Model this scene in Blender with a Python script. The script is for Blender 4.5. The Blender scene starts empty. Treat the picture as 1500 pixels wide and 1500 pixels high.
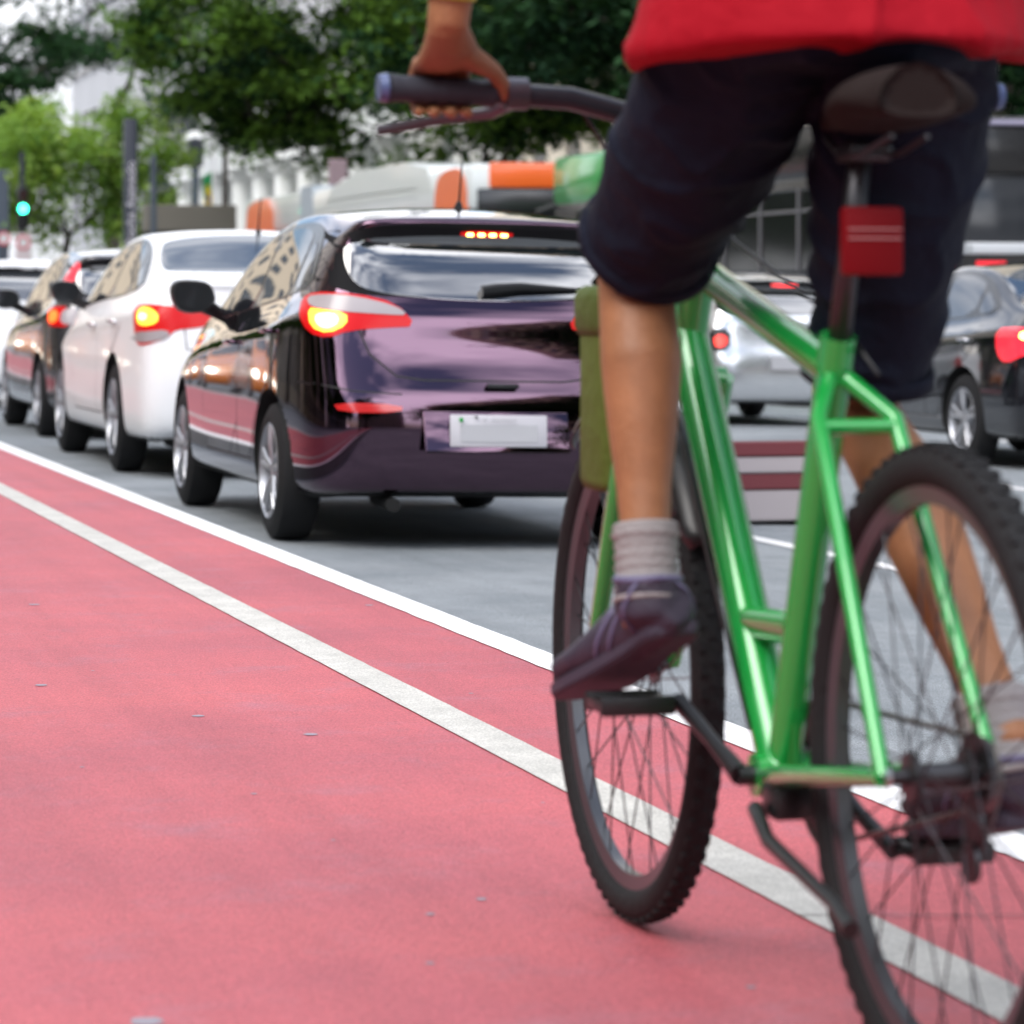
import bpy, bmesh, math, random
from mathutils import Vector, Matrix, noise
from mathutils.bvhtree import BVHTree
R = math.radians
S = bpy.context.scene
COL = S.collection
random.seed(7)

# ---------------------------------------------------------------- camera
YAW = R(15.03)
cd = bpy.data.cameras.new('camera')
cam = bpy.data.objects.new('camera', cd); COL.objects.link(cam)
cam.location = (0, 0, 1.04); cam.rotation_euler = (R(90), 0, -YAW)
cd.sensor_width = 36; cd.lens = 115.2; cd.shift_y = -310/1500
cd.clip_start = .1; cd.clip_end = 1500
cd.dof.use_dof = True; cd.dof.focus_distance = 7.2; cd.dof.aperture_fstop = 6.4
S.camera = cam

# ---------------------------------------------------------------- world and sun
SUN_EL, SUN_AZ = 48, 235          # azimuth clockwise from +Y
w = bpy.data.worlds.new('World'); S.world = w; w.use_nodes = True
nt = w.node_tree; nt.nodes.clear()
out = nt.nodes.new('ShaderNodeOutputWorld'); bg = nt.nodes.new('ShaderNodeBackground')
sky = nt.nodes.new('ShaderNodeTexSky'); sky.sky_type = 'NISHITA'; sky.sun_disc = False
sky.sun_elevation = R(SUN_EL); sky.sun_rotation = R(SUN_AZ)
sky.air_density = 1.0; sky.dust_density = 1.5; sky.ozone_density = 1.2
tc = nt.nodes.new('ShaderNodeTexCoord'); mp = nt.nodes.new('ShaderNodeMapping')
mp.inputs['Scale'].default_value = (1, 1, 1.8)
nz = nt.nodes.new('ShaderNodeTexNoise'); nz.inputs['Scale'].default_value = 2.6
nz.inputs['Detail'].default_value = 7; nz.inputs['Roughness'].default_value = .52
cr = nt.nodes.new('ShaderNodeValToRGB')
cr.color_ramp.elements[0].position = .42; cr.color_ramp.elements[1].position = .60
mx = nt.nodes.new('ShaderNodeMix'); mx.data_type = 'RGBA'
mx.inputs['B'].default_value = (11.5, 11.6, 12.2, 1)
nt.links.new(tc.outputs['Generated'], mp.inputs['Vector']); nt.links.new(mp.outputs[0], nz.inputs['Vector'])
nt.links.new(nz.outputs['Fac'], cr.inputs[0]); nt.links.new(cr.outputs[0], mx.inputs['Factor'])
# bright cloud area added behind the camera, for sky reflections on the car rears
vn = nt.nodes.new('ShaderNodeVectorMath'); vn.operation = 'DOT_PRODUCT'; vn.inputs[1].default_value = (-.12, -.74, .66)
vr = nt.nodes.new('ShaderNodeMapRange'); vr.interpolation_type = 'SMOOTHSTEP'
for k_, q_ in (('From Min', .35), ('From Max', .98), ('To Min', .85), ('To Max', 2.1)): vr.inputs[k_].default_value = q_
vs_ = nt.nodes.new('ShaderNodeVectorMath'); vs_.operation = 'SCALE'; vs_.inputs[0].default_value = (11.0, 11.1, 11.7)
nt.links.new(tc.outputs['Generated'], vn.inputs[0]); nt.links.new(vn.outputs['Value'], vr.inputs[0])
nt.links.new(vr.outputs[0], vs_.inputs['Scale']); nt.links.new(vs_.outputs[0], mx.inputs['B'])
nt.links.new(sky.outputs[0], mx.inputs['A']); nt.links.new(mx.outputs['Result'], bg.inputs['Color'])
bg.inputs['Strength'].default_value = .12
nt.links.new(bg.outputs[0], out.inputs[0])
sl = bpy.data.lights.new('sun', 'SUN'); sl.energy = 1.3; sl.angle = R(38); sl.color = (1, .95, .88)
so = bpy.data.objects.new('sun', sl); COL.objects.link(so)
_d = Vector((math.sin(R(SUN_AZ))*math.cos(R(SUN_EL)), math.cos(R(SUN_AZ))*math.cos(R(SUN_EL)), math.sin(R(SUN_EL))))
so.rotation_euler = _d.to_track_quat('Z', 'Y').to_euler()
S.view_settings.view_transform = 'Standard'; S.view_settings.look = 'None'
S.view_settings.gamma = 1; S.view_settings.exposure = .90
S.render.engine = 'CYCLES'
S.cycles.use_denoising = True; S.cycles.max_bounces = 6; S.cycles.caustics_reflective = False
S.cycles.caustics_refractive = False; S.cycles.transparent_max_bounces = 6
S.cycles.sample_clamp_indirect = 6

# ---------------------------------------------------------------- materials
MATS = {}
def mat(name, col, rough=.6, metal=0, spec=.5, coat=0, emit=None, es=0, ior=None, bump=0, bs=60, var=0, vs=4, coatr=.03):
    if name in MATS: return MATS[name]
    m = bpy.data.materials.new(name); m.use_nodes = True
    n = m.node_tree; b = n.nodes['Principled BSDF']
    b.inputs['Base Color'].default_value = (*col, 1); b.inputs['Roughness'].default_value = rough
    b.inputs['Metallic'].default_value = metal; b.inputs['Specular IOR Level'].default_value = spec
    b.inputs['Coat Weight'].default_value = coat; b.inputs['Coat Roughness'].default_value = coatr
    if ior: b.inputs['IOR'].default_value = ior
    if emit: b.inputs['Emission Color'].default_value = (*emit, 1); b.inputs['Emission Strength'].default_value = es
    if bump or var:
        t = n.nodes.new('ShaderNodeTexCoord')
    if bump:
        z = n.nodes.new('ShaderNodeTexNoise'); z.inputs['Scale'].default_value = bs; z.inputs['Detail'].default_value = 5
        bp = n.nodes.new('ShaderNodeBump'); bp.inputs['Strength'].default_value = bump; bp.inputs['Distance'].default_value = .02
        n.links.new(t.outputs['Object'], z.inputs['Vector']); n.links.new(z.outputs['Fac'], bp.inputs['Height'])
        n.links.new(bp.outputs[0], b.inputs['Normal'])
    if var:
        z = n.nodes.new('ShaderNodeTexNoise'); z.inputs['Scale'].default_value = vs; z.inputs['Detail'].default_value = 8
        z.inputs['Roughness'].default_value = .65
        r = n.nodes.new('ShaderNodeMapRange'); r.inputs['From Min'].default_value = .3; r.inputs['From Max'].default_value = .7
        r.inputs['To Min'].default_value = 1-var; r.inputs['To Max'].default_value = 1+var
        v = n.nodes.new('ShaderNodeVectorMath'); v.operation = 'SCALE'; v.inputs[0].default_value = col
        n.links.new(t.outputs['Object'], z.inputs['Vector']); n.links.new(z.outputs['Fac'], r.inputs[0])
        n.links.new(r.outputs[0], v.inputs['Scale']); n.links.new(v.outputs[0], b.inputs['Base Color'])
    MATS[name] = m
    return m

def ground_mat(name, c1, c2, scale, grain=.25, gscale=400, rough=.75, c3=None, bump=.15, spec=.5, streak=False):
    """two-tone patchy surface with a fine grain of speckles"""
    m = bpy.data.materials.new(name); m.use_nodes = True; n = m.node_tree; b = n.nodes['Principled BSDF']
    L = n.links.new
    t = n.nodes.new('ShaderNodeTexCoord')
    z = n.nodes.new('ShaderNodeTexNoise'); z.inputs['Scale'].default_value = scale; z.inputs['Detail'].default_value = 9; z.inputs['Roughness'].default_value = .68
    L(t.outputs['Object'], z.inputs['Vector'])
    r = n.nodes.new('ShaderNodeValToRGB'); r.color_ramp.elements[0].position = .36; r.color_ramp.elements[1].position = .64
    r.color_ramp.elements[0].color = (*c1, 1); r.color_ramp.elements[1].color = (*c2, 1)
    L(z.outputs['Fac'], r.inputs[0])
    last = r.outputs[0]
    if c3:
        z3 = n.nodes.new('ShaderNodeTexNoise'); z3.inputs['Scale'].default_value = scale*5.3; z3.inputs['Detail'].default_value = 10; z3.inputs['Roughness'].default_value = .75
        L(t.outputs['Object'], z3.inputs['Vector'])
        r3 = n.nodes.new('ShaderNodeValToRGB'); r3.color_ramp.elements[0].position = .52; r3.color_ramp.elements[1].position = .72
        L(z3.outputs['Fac'], r3.inputs[0])
        mm = n.nodes.new('ShaderNodeMix'); mm.data_type = 'RGBA'; mm.inputs['B'].default_value = (*c3, 1)
        ms = n.nodes.new('ShaderNodeMath'); ms.operation = 'MULTIPLY'; ms.inputs[1].default_value = .75
        L(r3.outputs[0], ms.inputs[0]); L(ms.outputs[0], mm.inputs['Factor']); L(last, mm.inputs['A']); last = mm.outputs['Result']
    g = n.nodes.new('ShaderNodeTexNoise'); g.inputs['Scale'].default_value = gscale; g.inputs['Detail'].default_value = 2
    L(t.outputs['Object'], g.inputs['Vector'])
    mr = n.nodes.new('ShaderNodeMapRange'); mr.inputs['From Min'].default_value = .3; mr.inputs['From Max'].default_value = .7
    mr.inputs['To Min'].default_value = 1-grain; mr.inputs['To Max'].default_value = 1+grain
    L(g.outputs['Fac'], mr.inputs[0])
    v = n.nodes.new('ShaderNodeVectorMath'); v.operation = 'SCALE'; L(last, v.inputs[0]); L(mr.outputs[0], v.inputs['Scale'])
    fin = v.outputs[0]
    if streak:
        # long faint stains and tyre rubber along the direction of travel
        mp_ = n.nodes.new('ShaderNodeMapping'); mp_.inputs['Scale'].default_value = (7, .22, 1); L(t.outputs['Object'], mp_.inputs['Vector'])
        z4 = n.nodes.new('ShaderNodeTexNoise'); z4.inputs['Scale'].default_value = 1.0; z4.inputs['Detail'].default_value = 6; z4.inputs['Roughness'].default_value = .6; L(mp_.outputs[0], z4.inputs['Vector'])
        m4 = n.nodes.new('ShaderNodeMapRange'); m4.inputs['From Min'].default_value = .34; m4.inputs['From Max'].default_value = .62; m4.inputs['To Min'].default_value = .91; m4.inputs['To Max'].default_value = 1.03; L(z4.outputs['Fac'], m4.inputs[0])
        v4 = n.nodes.new('ShaderNodeVectorMath'); v4.operation = 'SCALE'; L(fin, v4.inputs[0]); L(m4.outputs[0], v4.inputs['Scale']); fin = v4.outputs[0]
        vo = n.nodes.new('ShaderNodeTexVoronoi'); vo.inputs['Scale'].default_value = 13; L(t.outputs['Object'], vo.inputs['Vector'])
        lt = n.nodes.new('ShaderNodeMapRange'); lt.inputs['From Min'].default_value = .035; lt.inputs['From Max'].default_value = .06; lt.inputs['To Min'].default_value = .55; lt.inputs['To Max'].default_value = 1.0; L(vo.outputs['Distance'], lt.inputs[0])
        v5 = n.nodes.new('ShaderNodeVectorMath'); v5.operation = 'SCALE'; L(fin, v5.inputs[0]); L(lt.outputs[0], v5.inputs['Scale']); fin = v5.outputs[0]
    L(fin, b.inputs['Base Color'])
    b.inputs['Roughness'].default_value = rough; b.inputs['Specular IOR Level'].default_value = spec
    bp = n.nodes.new('ShaderNodeBump'); bp.inputs['Strength'].default_value = bump; bp.inputs['Distance'].default_value = .004
    L(g.outputs['Fac'], bp.inputs['Height']); L(bp.outputs[0], b.inputs['Normal'])
    MATS[name] = m
    return m

# ---------------------------------------------------------------- helpers
def tag(o, label=None, cat=None, group=None, kind=None):
    if label: o['label'] = label
    if cat: o['category'] = cat
    if group: o['group'] = group
    if kind: o['kind'] = kind
    return o
def empty(name, loc=(0, 0, 0), rz=0, rot=None):
    o = bpy.data.objects.new(name, None); COL.objects.link(o); o.location = loc
    o.rotation_euler = rot if rot else (0, 0, rz); o.empty_display_size = .2
    return o
def link_mesh(name, me, mats, parent=None, smooth=False, loc=None):
    for m in (mats if isinstance(mats, (list, tuple)) else [mats]): me.materials.append(m)
    if smooth:
        for p in me.polygons: p.use_smooth = True
    o = bpy.data.objects.new(name, me); COL.objects.link(o)
    if parent: o.parent = parent
    if loc: o.location = loc
    return o
def pydata(name, V, F, mats, parent=None, smooth=False, mi=None, loc=None):
    me = bpy.data.meshes.new(name); me.from_pydata([tuple(v) for v in V], [], F)
    if mi:
        me.update()
        for p, i in zip(me.polygons, mi): p.material_index = i
    me.update()
    return link_mesh(name, me, mats, parent, smooth, loc)

class MB:
    """collects shapes into ONE mesh object"""
    def __init__(s): s.bm = bmesh.new(); s.mi = 0
    def _add(s, V, F):
        vs = [s.bm.verts.new(v) for v in V]
        for f in F:
            try:
                fc = s.bm.faces.new([vs[i] for i in f]); fc.material_index = s.mi
            except ValueError: pass
        return vs
    def box(s, c, size, rot=None, bevel=0, taper=1):
        x, y, z = (d/2 for d in size)
        V = [Vector((sx*x*(taper if sz > 0 else 1), sy*y*(taper if sz > 0 else 1), sz*z)) for sx in (-1, 1) for sy in (-1, 1) for sz in (-1, 1)]
        if rot is not None: V = [rot @ v for v in V]
        V = [v+Vector(c) for v in V]
        F = [(0, 1, 3, 2), (4, 6, 7, 5), (0, 4, 5, 1), (2, 3, 7, 6), (0, 2, 6, 4), (1, 5, 7, 3)]
        if bevel:
            t = bmesh.new(); vs = [t.verts.new(v) for v in V]
            for f in F: t.faces.new([vs[i] for i in f])
            bmesh.ops.bevel(t, geom=list(t.edges), offset=bevel, segments=2, affect='EDGES', profile=.5)
            t.verts.index_update()
            s._add([v.co.copy() for v in t.verts], [[v.index for v in f.verts] for f in t.faces]); t.free()
        else: s._add(V, F)
        return s
    def tube(s, pts, radii, seg=10, closed=False, cap=True, flat=None):
        pts = [Vector(p) for p in pts]; n = len(pts)
        if not hasattr(radii, '__len__'): radii = [radii]*n
        rings = []; up = None
        for i, p in enumerate(pts):
            if closed: d = pts[(i+1) % n]-pts[i-1]
            else: d = pts[min(i+1, n-1)]-pts[max(i-1, 0)]
            d.normalize()
            if up is None:
                up = d.orthogonal().normalized()
                if flat: up = (Vector(flat)-d*Vector(flat).dot(d)).normalized()
            else: up = (up-d*up.dot(d)).normalized()
            sd = d.cross(up); r = radii[i]
            ra, rb = (r if hasattr(r, '__len__') else (r, r))
            rings.append([p+up*(ra*math.cos(2*math.pi*k/seg))+sd*(rb*math.sin(2*math.pi*k/seg)) for k in range(seg)])
        V = [v for r in rings for v in r]; F = []
        for i in range(n if closed else n-1):
            j = (i+1) % n
            for k in range(seg):
                l = (k+1) % seg
                F.append((i*seg+k, i*seg+l, j*seg+l, j*seg+k))
        if cap and not closed:
            F.append(tuple(range(seg-1, -1, -1))); F.append(tuple((n-1)*seg+k for k in range(seg)))
        s._add(V, F); return s
    def lathe(s, prof, c, axis='x', seg=32, close=False):
        """prof: list of (a, r): a along the axis"""
        V = []; n = len(prof)
        for a, r in prof:
            for k in range(seg):
                t = 2*math.pi*k/seg; u, v = r*math.cos(t), r*math.sin(t)
                q = (a, u, v) if axis == 'x' else ((u, a, v) if axis == 'y' else (u, v, a))
                V.append(Vector(q)+Vector(c))
        F = []
        for i in range(n if close else n-1):
            j = (i+1) % n
            for k in range(seg):
                l = (k+1) % seg; F.append((i*seg+k, j*seg+k, j*seg+l, i*seg+l))
        s._add(V, F); return s
    def prism(s, poly, axis, a, b):
        """polygon in the two other axes, extruded from a to b along axis"""
        def P(u, v, q): return {'x': (q, u, v), 'y': (u, q, v), 'z': (u, v, q)}[axis]
        n = len(poly); V = [P(u, v, a) for u, v in poly]+[P(u, v, b) for u, v in poly]
        F = [tuple(range(n)), tuple(range(2*n-1, n-1, -1))]+[(i, i+n, (i+1) % n+n, (i+1) % n) for i in range(n)]
        s._add(V, F); return s
    def build(s, name, mats, parent=None, smooth=False, loc=None, weld=False, angle=None):
        if weld: bmesh.ops.remove_doubles(s.bm, verts=s.bm.verts, dist=1e-4)
        bmesh.ops.recalc_face_normals(s.bm, faces=s.bm.faces)
        me = bpy.data.meshes.new(name); s.bm.to_mesh(me); s.bm.free()
        o = link_mesh(name, me, mats, parent, smooth or angle is not None, loc)
        if angle is not None: me.set_sharp_from_angle(angle=R(angle))
        return o

def lerp(a, b, t): return a+(b-a)*t
def curve(pts):
    """smooth monotone-ish interpolation through (x, value) points (Hermite)"""
    pts = sorted(pts); xs = [p[0] for p in pts]; ys = [p[1] for p in pts]; n = len(xs)
    d = [(ys[i+1]-ys[i])/(xs[i+1]-xs[i]) for i in range(n-1)]
    m = [d[0]]+[0 if d[i-1]*d[i] <= 0 else 2*d[i-1]*d[i]/(d[i-1]+d[i]) for i in range(1, n-1)]+[d[-1]]
    def f(x):
        if x <= xs[0]: return ys[0]
        if x >= xs[-1]: return ys[-1]
        i = max(k for k in range(n-1) if xs[k] <= x); h = xs[i+1]-xs[i]; t = (x-xs[i])/h
        return (2*t**3-3*t*t+1)*ys[i]+(t**3-2*t*t+t)*h*m[i]+(-2*t**3+3*t*t)*ys[i+1]+(t**3-t*t)*h*m[i+1]
    return f
def chaikin(P, n=2):
    for _ in range(n):
        Q = []
        for i in range(len(P)):
            a, b = P[i], P[(i+1) % len(P)]
            Q.append((lerp(a[0], b[0], .25), lerp(a[1], b[1], .25))); Q.append((lerp(a[0], b[0], .75), lerp(a[1], b[1], .75)))
        P = Q
    return P
def text_obj(name, body, size, loc, rot, m, parent=None, extrude=.001, align='CENTER'):
    c = bpy.data.curves.new(name, 'FONT'); c.body = body; c.size = size; c.extrude = extrude; c.align_x = align; c.align_y = 'CENTER'
    t = bpy.data.objects.new(name, c); COL.objects.link(t)
    me = bpy.data.meshes.new_from_object(t.evaluated_get(bpy.context.evaluated_depsgraph_get()))
    bpy.data.objects.remove(t)
    o = link_mesh(name, me, m, parent); o.location = loc; o.rotation_euler = rot
    return o
def baked(o):
    """mesh of an object with its modifiers applied"""
    bpy.context.view_layer.update()
    dg = bpy.context.evaluated_depsgraph_get()
    return bpy.data.meshes.new_from_object(o.evaluated_get(dg))
def at(px, D, dz=0):
    """ground point on the sight line of picture column px, D metres away along the view axis"""
    X = (px-750)/4800*D
    return (X*math.cos(YAW)+D*math.sin(YAW), -X*math.sin(YAW)+D*math.cos(YAW), dz)
def roadz(x): return -.02*(x-2.7)

black = mat('black_plastic', (.012, .012, .013), .35)
rubber = mat('tyre_rubber', (.013, .013, .014), .8, spec=.25, bump=.2, bs=90)
trimb = mat('black_trim', (.01, .01, .011), .25, coat=.3)
steel = mat('steel', (.5, .5, .52), .3, 1)
darkmetal = mat('dark_metal', (.06, .06, .065), .35, .8)
alloy = mat('alloy', (.42, .43, .46), .38, .7)
glass = mat('tinted_glass', (.010, .012, .016), .02, 0, .9, ior=2.0)
arch_m = mat('arch_lining', (.006, .006, .006), .9)
seam_m = mat('seam_dark', (.006, .005, .006), .6)
# ---------------------------------------------------------------- ground, road, lane
lane_m = ground_mat('red_lane_paint', (.37, .085, .107), (.49, .107, .120), .8, .30, 230, .6, c3=(.36, .135, .170), bump=.8, spec=.3, streak=True)
asphalt = ground_mat('asphalt', (.165, .185, .20), (.25, .27, .285), 1.1, .5, 220, .8, c3=(.15, .165, .175), streak=True, bump=.9)
white_p = ground_mat('white_paint', (.74, .74, .74), (.82, .82, .82), 3, .12, 160, .55, c3=(.50, .50, .50), bump=.4, streak=True)
grey_p = ground_mat('worn_cream_paint', (.42, .41, .375), (.55, .535, .49), 5, .30, 220, .6, c3=(.36, .34, .32), bump=.5, streak=True)
concrete = ground_mat('concrete', (.30, .30, .29), (.38, .37, .36), 1.3, .12, 150, .85)
soil = ground_mat('pavement_stone', (.24, .235, .23), (.30, .295, .29), .5, .15, 60, .9)

def sheet(name, x0, x1, y0, y1, z, m, nx=1, ny=1, zf=None, kind='structure'):
    V = []; F = []
    for j in range(ny+1):
        for i in range(nx+1):
            x = lerp(x0, x1, i/nx); y = lerp(y0, y1, j/ny); V.append((x, y, z if zf is None else zf(x)))
    for j in range(ny):
        for i in range(nx):
            a = j*(nx+1)+i; F.append((a, a+1, a+nx+2, a+nx+1))
    return tag(pydata(name, V, F, m), kind=kind)
sheet('ground', -600, 600, -600, 900, -.62, soil)
sheet('road', 2.05, 16.4, -120, 420, 0, asphalt, 4, 1, roadz)
sheet('road', -17, -1.72, -120, 420, .0, asphalt)
# raised median carrying the bike lane: a solid slab with the drop of a kerb to the road
mb = MB(); mb.box((.2, 150, -.2), (3.84, 540, .78)); o = mb.build('median', concrete); tag(o, kind='structure')
o.location.z = 0
sheet('bike_lane', -1.25, 2.06, -120, 420, .194, lane_m)
def ragged(name, x0, x1, y0, y1, z, m, amp, step=.05, seed=0, far=14):
    V = []; F = []; y = y0; i = 0
    while y < y1:
        w_ = .6 if y > far or y < 2 else 1
        n1 = noise.noise((y*5, seed, 0))*.6+noise.noise((y*24, seed, 5))*.5; n2 = noise.noise((y*5, seed+9, 0))*.6+noise.noise((y*24, seed+9, 5))*.5
        V += [(x0+n1*amp, y, z), (x1+n2*amp, y, z)]; i += 1
        y += step if 1.5 < y < far else 1.0
    V += [(x0, y1, z), (x1, y1, z)]
    F = [(2*k, 2*k+1, 2*k+3, 2*k+2) for k in range(i)]
    return tag(pydata(name, V, F, m), kind='structure')
ragged('lane_edge_line', 2.022, 2.119, -20, 300, .1968, white_p, .0055)
ragged('lane_inner_line', 1.548, 1.645, -20, 300, .1968, grey_p, .0022, seed=3)
# hairline pavement joint in front of the wheel
for a, b in ((868, 968), (1160, 1560)):
    D = 4.49; V = []
    for k in range(13):
        p = at(lerp(a, b, k/12), D); j = .001*noise.noise((k*3.1, 0, 0))
        V += [(p[0], p[1]-.0022+j, .1985), (p[0], p[1]+.0022+j, .1985)]
    tag(pydata('pavement_joint', V, [(2*k, 2*k+1, 2*k+3, 2*k+2) for k in range(12)], seam_m), kind='structure')
# little chips where the red paint has gone
chip = mat('bare_chip', (.27, .25, .29), .8); V = []; F = []
def gp(px, py, h=.844):
    D = 4800*h/(py-440); return at(px, D)
for px, py, r in ((215, 1495, .02), (455, 1075, .014), (290, 1048, .013), (60, 1003, .014), (50, 885, .016), (541, 886, .012), (705, 1316, .008),
                  (372, 1162, .006), (136, 982, .005), (120, 1123, .005), (488, 1230, .004), (690, 1015, .006), (795, 1175, .004), (630, 1338, .007), (630, 1410, .006), (1100, 1445, .006), (980, 1300, .006)):
    c = gp(px, py); k0 = len(V); n = 14
    for k in range(n):
        t = 2*math.pi*k/n; q = r*(1+.3*noise.noise((k*.9, px, 0)))
        V.append((c[0]+q*math.cos(t), c[1]+1.1*q*math.sin(t), .1955))
    F.append(tuple(range(k0, k0+n)))
tag(pydata('paint_chips', V, F, chip), kind='stuff', label='small bare grey chips in the red paint')
# lane dashes
def dash(x, y0, y1, w=.1):
    V = [(x-w/2, y0, roadz(x-w/2)+.004), (x+w/2, y0, roadz(x+w/2)+.004), (x+w/2, y1, roadz(x+w/2)+.004), (x-w/2, y1, roadz(x-w/2)+.004)]
    tag(pydata('lane_dash', V, [(0, 1, 2, 3)], white_p), kind='structure')
for x in (4.93, 8.15, 11.4):
    for k in range(-2, 22): dash(x, 12.2+k*6, 14.3+k*6)
# opposite kerb and pavement (right), left pavement
mb = MB(); mb.box((16.48, 150, -.32), (.16, 540, .42), bevel=.015); tag(mb.build('kerb', concrete), kind='structure')
sheet('pavement', 16.56, 24, -120, 420, -.12, soil)
mb = MB(); mb.box((-17.1, 150, -.2), (.2, 540, .68), bevel=.02); tag(mb.build('kerb', concrete), kind='structure')
sheet('pavement', -24, -17.2, -120, 420, .1, soil)

# ---------------------------------------------------------------- car builder
def car_body(sp, root, paint, lvl):
    """control cage: side wall wrapped round the corners + top sheet + floor, then subdivided"""
    W, ZT, ZC, XT, ZB = (curve(sp[k]) for k in ('W', 'zt', 'zc', 'xt', 'zb'))
    ys = sp['ys']; fr = [1, .96, .84, .55, 0]; pr = [0, .55, .9, .985, 1.0]
    zl = sp.get('zlow', .21)
    def side(y):
        Wy, zb, zt, xt = W(y), ZB(y), ZT(y), XT(y)
        zm = sp.get('zcrease', .74)
        zm = min(zm, zb-.16)
        P = [(Wy-.16, zl-.01), (Wy-.05, zl), (Wy-.012, zl+.07), (Wy, min(.5, zm-.1)), (Wy-.006, zm), (Wy-.014, zb-.085), (Wy-.075, zb-.004)]
        a = (Wy-.095, zb+.02)
        for t in (.38, .75):
            P.append((lerp(a[0], xt, t)+.028*math.sin(math.pi*t)*min(1, (zt-zb)*3), lerp(a[1], zt, t)))
        P.append((xt, zt)); return P
    rear, front = sp['rear'], sp['front']   # lists of 10 (y, z) at the centre line
    bm = bmesh.new()
    def quadgrid(G):
        for sx in (1, -1):
            vv = [[bm.verts.new((p[0]*sx, p[1], p[2])) for p in row] for row in G]
            for i in range(len(vv)-1):
                for j in range(len(vv[0])-1):
                    bm.faces.new((vv[i][j], vv[i+1][j], vv[i+1][j+1], vv[i][j+1]))
    cols = []
    def endcols(y, tab, sgn):
        sd = side(y); res = []
        for k in range(1, 5):
            res.append([(sd[r][0]*fr[k], lerp(y, tab[r][0], pr[k]), lerp(sd[r][1], tab[r][1], pr[k])) for r in range(10)])
        return res
    fc = endcols(ys[0], front, 1); rc = endcols(ys[-1], rear, -1)
    cols = fc[::-1]+[[(x, y, z) for x, z in side(y)] for y in ys]+rc
    quadgrid(cols)
    # top sheet
    T = []
    for y in ys:
        xt, zt, zc = XT(y), ZT(y), ZC(y)
        T.append([(xt*f, y, zt+(zc-zt)*(1-f**2.0)) for f in fr])
    T = [[(ys and (XT(ys[0]), ys[0], ZT(ys[0])))]+[c[9] for c in fc]]+T[1:-1]+[[(XT(ys[-1]), ys[-1], ZT(ys[-1]))]+[c[9] for c in rc]]
    quadgrid(T)
    B = [[(side(y)[0][0]*f, y, zl-.01) for f in fr] for y in ys]
    B = [[(side(ys[0])[0][0], ys[0], zl-.01)]+[c[0] for c in fc]]+B[1:-1]+[[(side(ys[-1])[0][0], ys[-1], zl-.01)]+[c[0] for c in rc]]
    quadgrid(B)
    bmesh.ops.remove_doubles(bm, verts=bm.verts, dist=2e-3)
    bmesh.ops.recalc_face_normals(bm, faces=bm.faces)
    cl = bm.edges.layers.float.new('crease_edge')
    crease = {}
    for c in cols:
        for r, wv in sp.get('crease', {5: .45, 9: .25}).items(): crease[tuple(round(abs(q), 3) for q in c[r])] = (r, wv)
    for e in bm.edges:
        a = crease.get(tuple(round(abs(q), 3) for q in e.verts[0].co)); b = crease.get(tuple(round(abs(q), 3) for q in e.verts[1].co))
        if a and b and a[0] == b[0]: e[cl] = a[1]
    me = bpy.data.meshes.new('body'); bm.to_mesh(me); bm.free()
    o = bpy.data.objects.new('tmp', me); COL.objects.link(o)
    m = o.modifiers.new('s', 'SUBSURF'); m.levels = lvl; m.render_levels = lvl
    me2 = baked(o); bpy.data.objects.remove(o)
    for p in me2.polygons: p.use_smooth = True
    # surface lookup taken before the arches are cut
    vs = [v.co.copy() for v in me2.vertices]; ns = [v.normal.copy() for v in me2.vertices]
    me2.calc_loop_triangles(); tris = [tuple(t.vertices) for t in me2.loop_triangles]
    bvh = BVHTree.FromPolygons(vs, tris)
    body = link_mesh('body', me2, [paint, arch_m], root)
    # wheel arches
    ar = sp.get('arch', .345)
    cuts = []
    for ya in (0, sp['wb']):
        for sx in (-1, 1):
            c = MB(); c.prism([(ya+ar*math.cos(2*math.pi*q/56), sp['wr']+.012+ar*math.sin(2*math.pi*q/56)) for q in range(56)], 'x', *sorted((sx*(W(ya)-.27), sx*(W(ya)+.3))))
            c = c.build('cut', arch_m, root, weld=True); cuts.append(c)
            bo = body.modifiers.new('b', 'BOOLEAN'); bo.object = c; bo.operation = 'DIFFERENCE'; bo.solver = 'EXACT'
    me3 = baked(body)
    if len(me3.polygons) > 50:
        body.modifiers.clear(); body.data = me3
        me3.materials.clear(); me3.materials.append(paint); me3.materials.append(arch_m)
        for p in me3.polygons:
            c = p.center; p.material_index = 0; p.use_smooth = True
            for ya in (0, sp['wb']):
                if math.hypot(c.y-ya, c.z-sp['wr']-.012) < ar+.006 and abs(c.x) < W(ya)-.02: 
                    nn = p.normal
                    if abs(c.x) < W(ya)-.262 or math.hypot(c.y-ya, c.z-sp['wr']-.012) > ar-.006: p.material_index = 1; p.use_smooth = False
            if c.z < zl+.02 and p.normal.z < -.7: p.material_index = 1
        me3.set_sharp_from_angle(angle=R(50))
    else: body.modifiers.clear()
    for c in cuts: bpy.data.objects.remove(c)
    def look(o_, d_):
        h, nr, idx, _ = bvh.ray_cast(Vector(o_), Vector(d_), 12)
        if h is None: return None
        a, b, c = tris[idx]; A, B_, C = vs[a], vs[b], vs[c]
        v0, v1, v2 = B_-A, C-A, h-A
        d00, d01, d11, d20, d21 = v0.dot(v0), v0.dot(v1), v1.dot(v1), v2.dot(v0), v2.dot(v1)
        dn = d00*d11-d01*d01 or 1e-9
        q = (d11*d20-d01*d21)/dn; r = (d00*d21-d01*d20)/dn
        n = (ns[a]*(1-q-r)+ns[b]*q+ns[c]*r).normalized()
        return h, n
    return body, look, W

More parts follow.
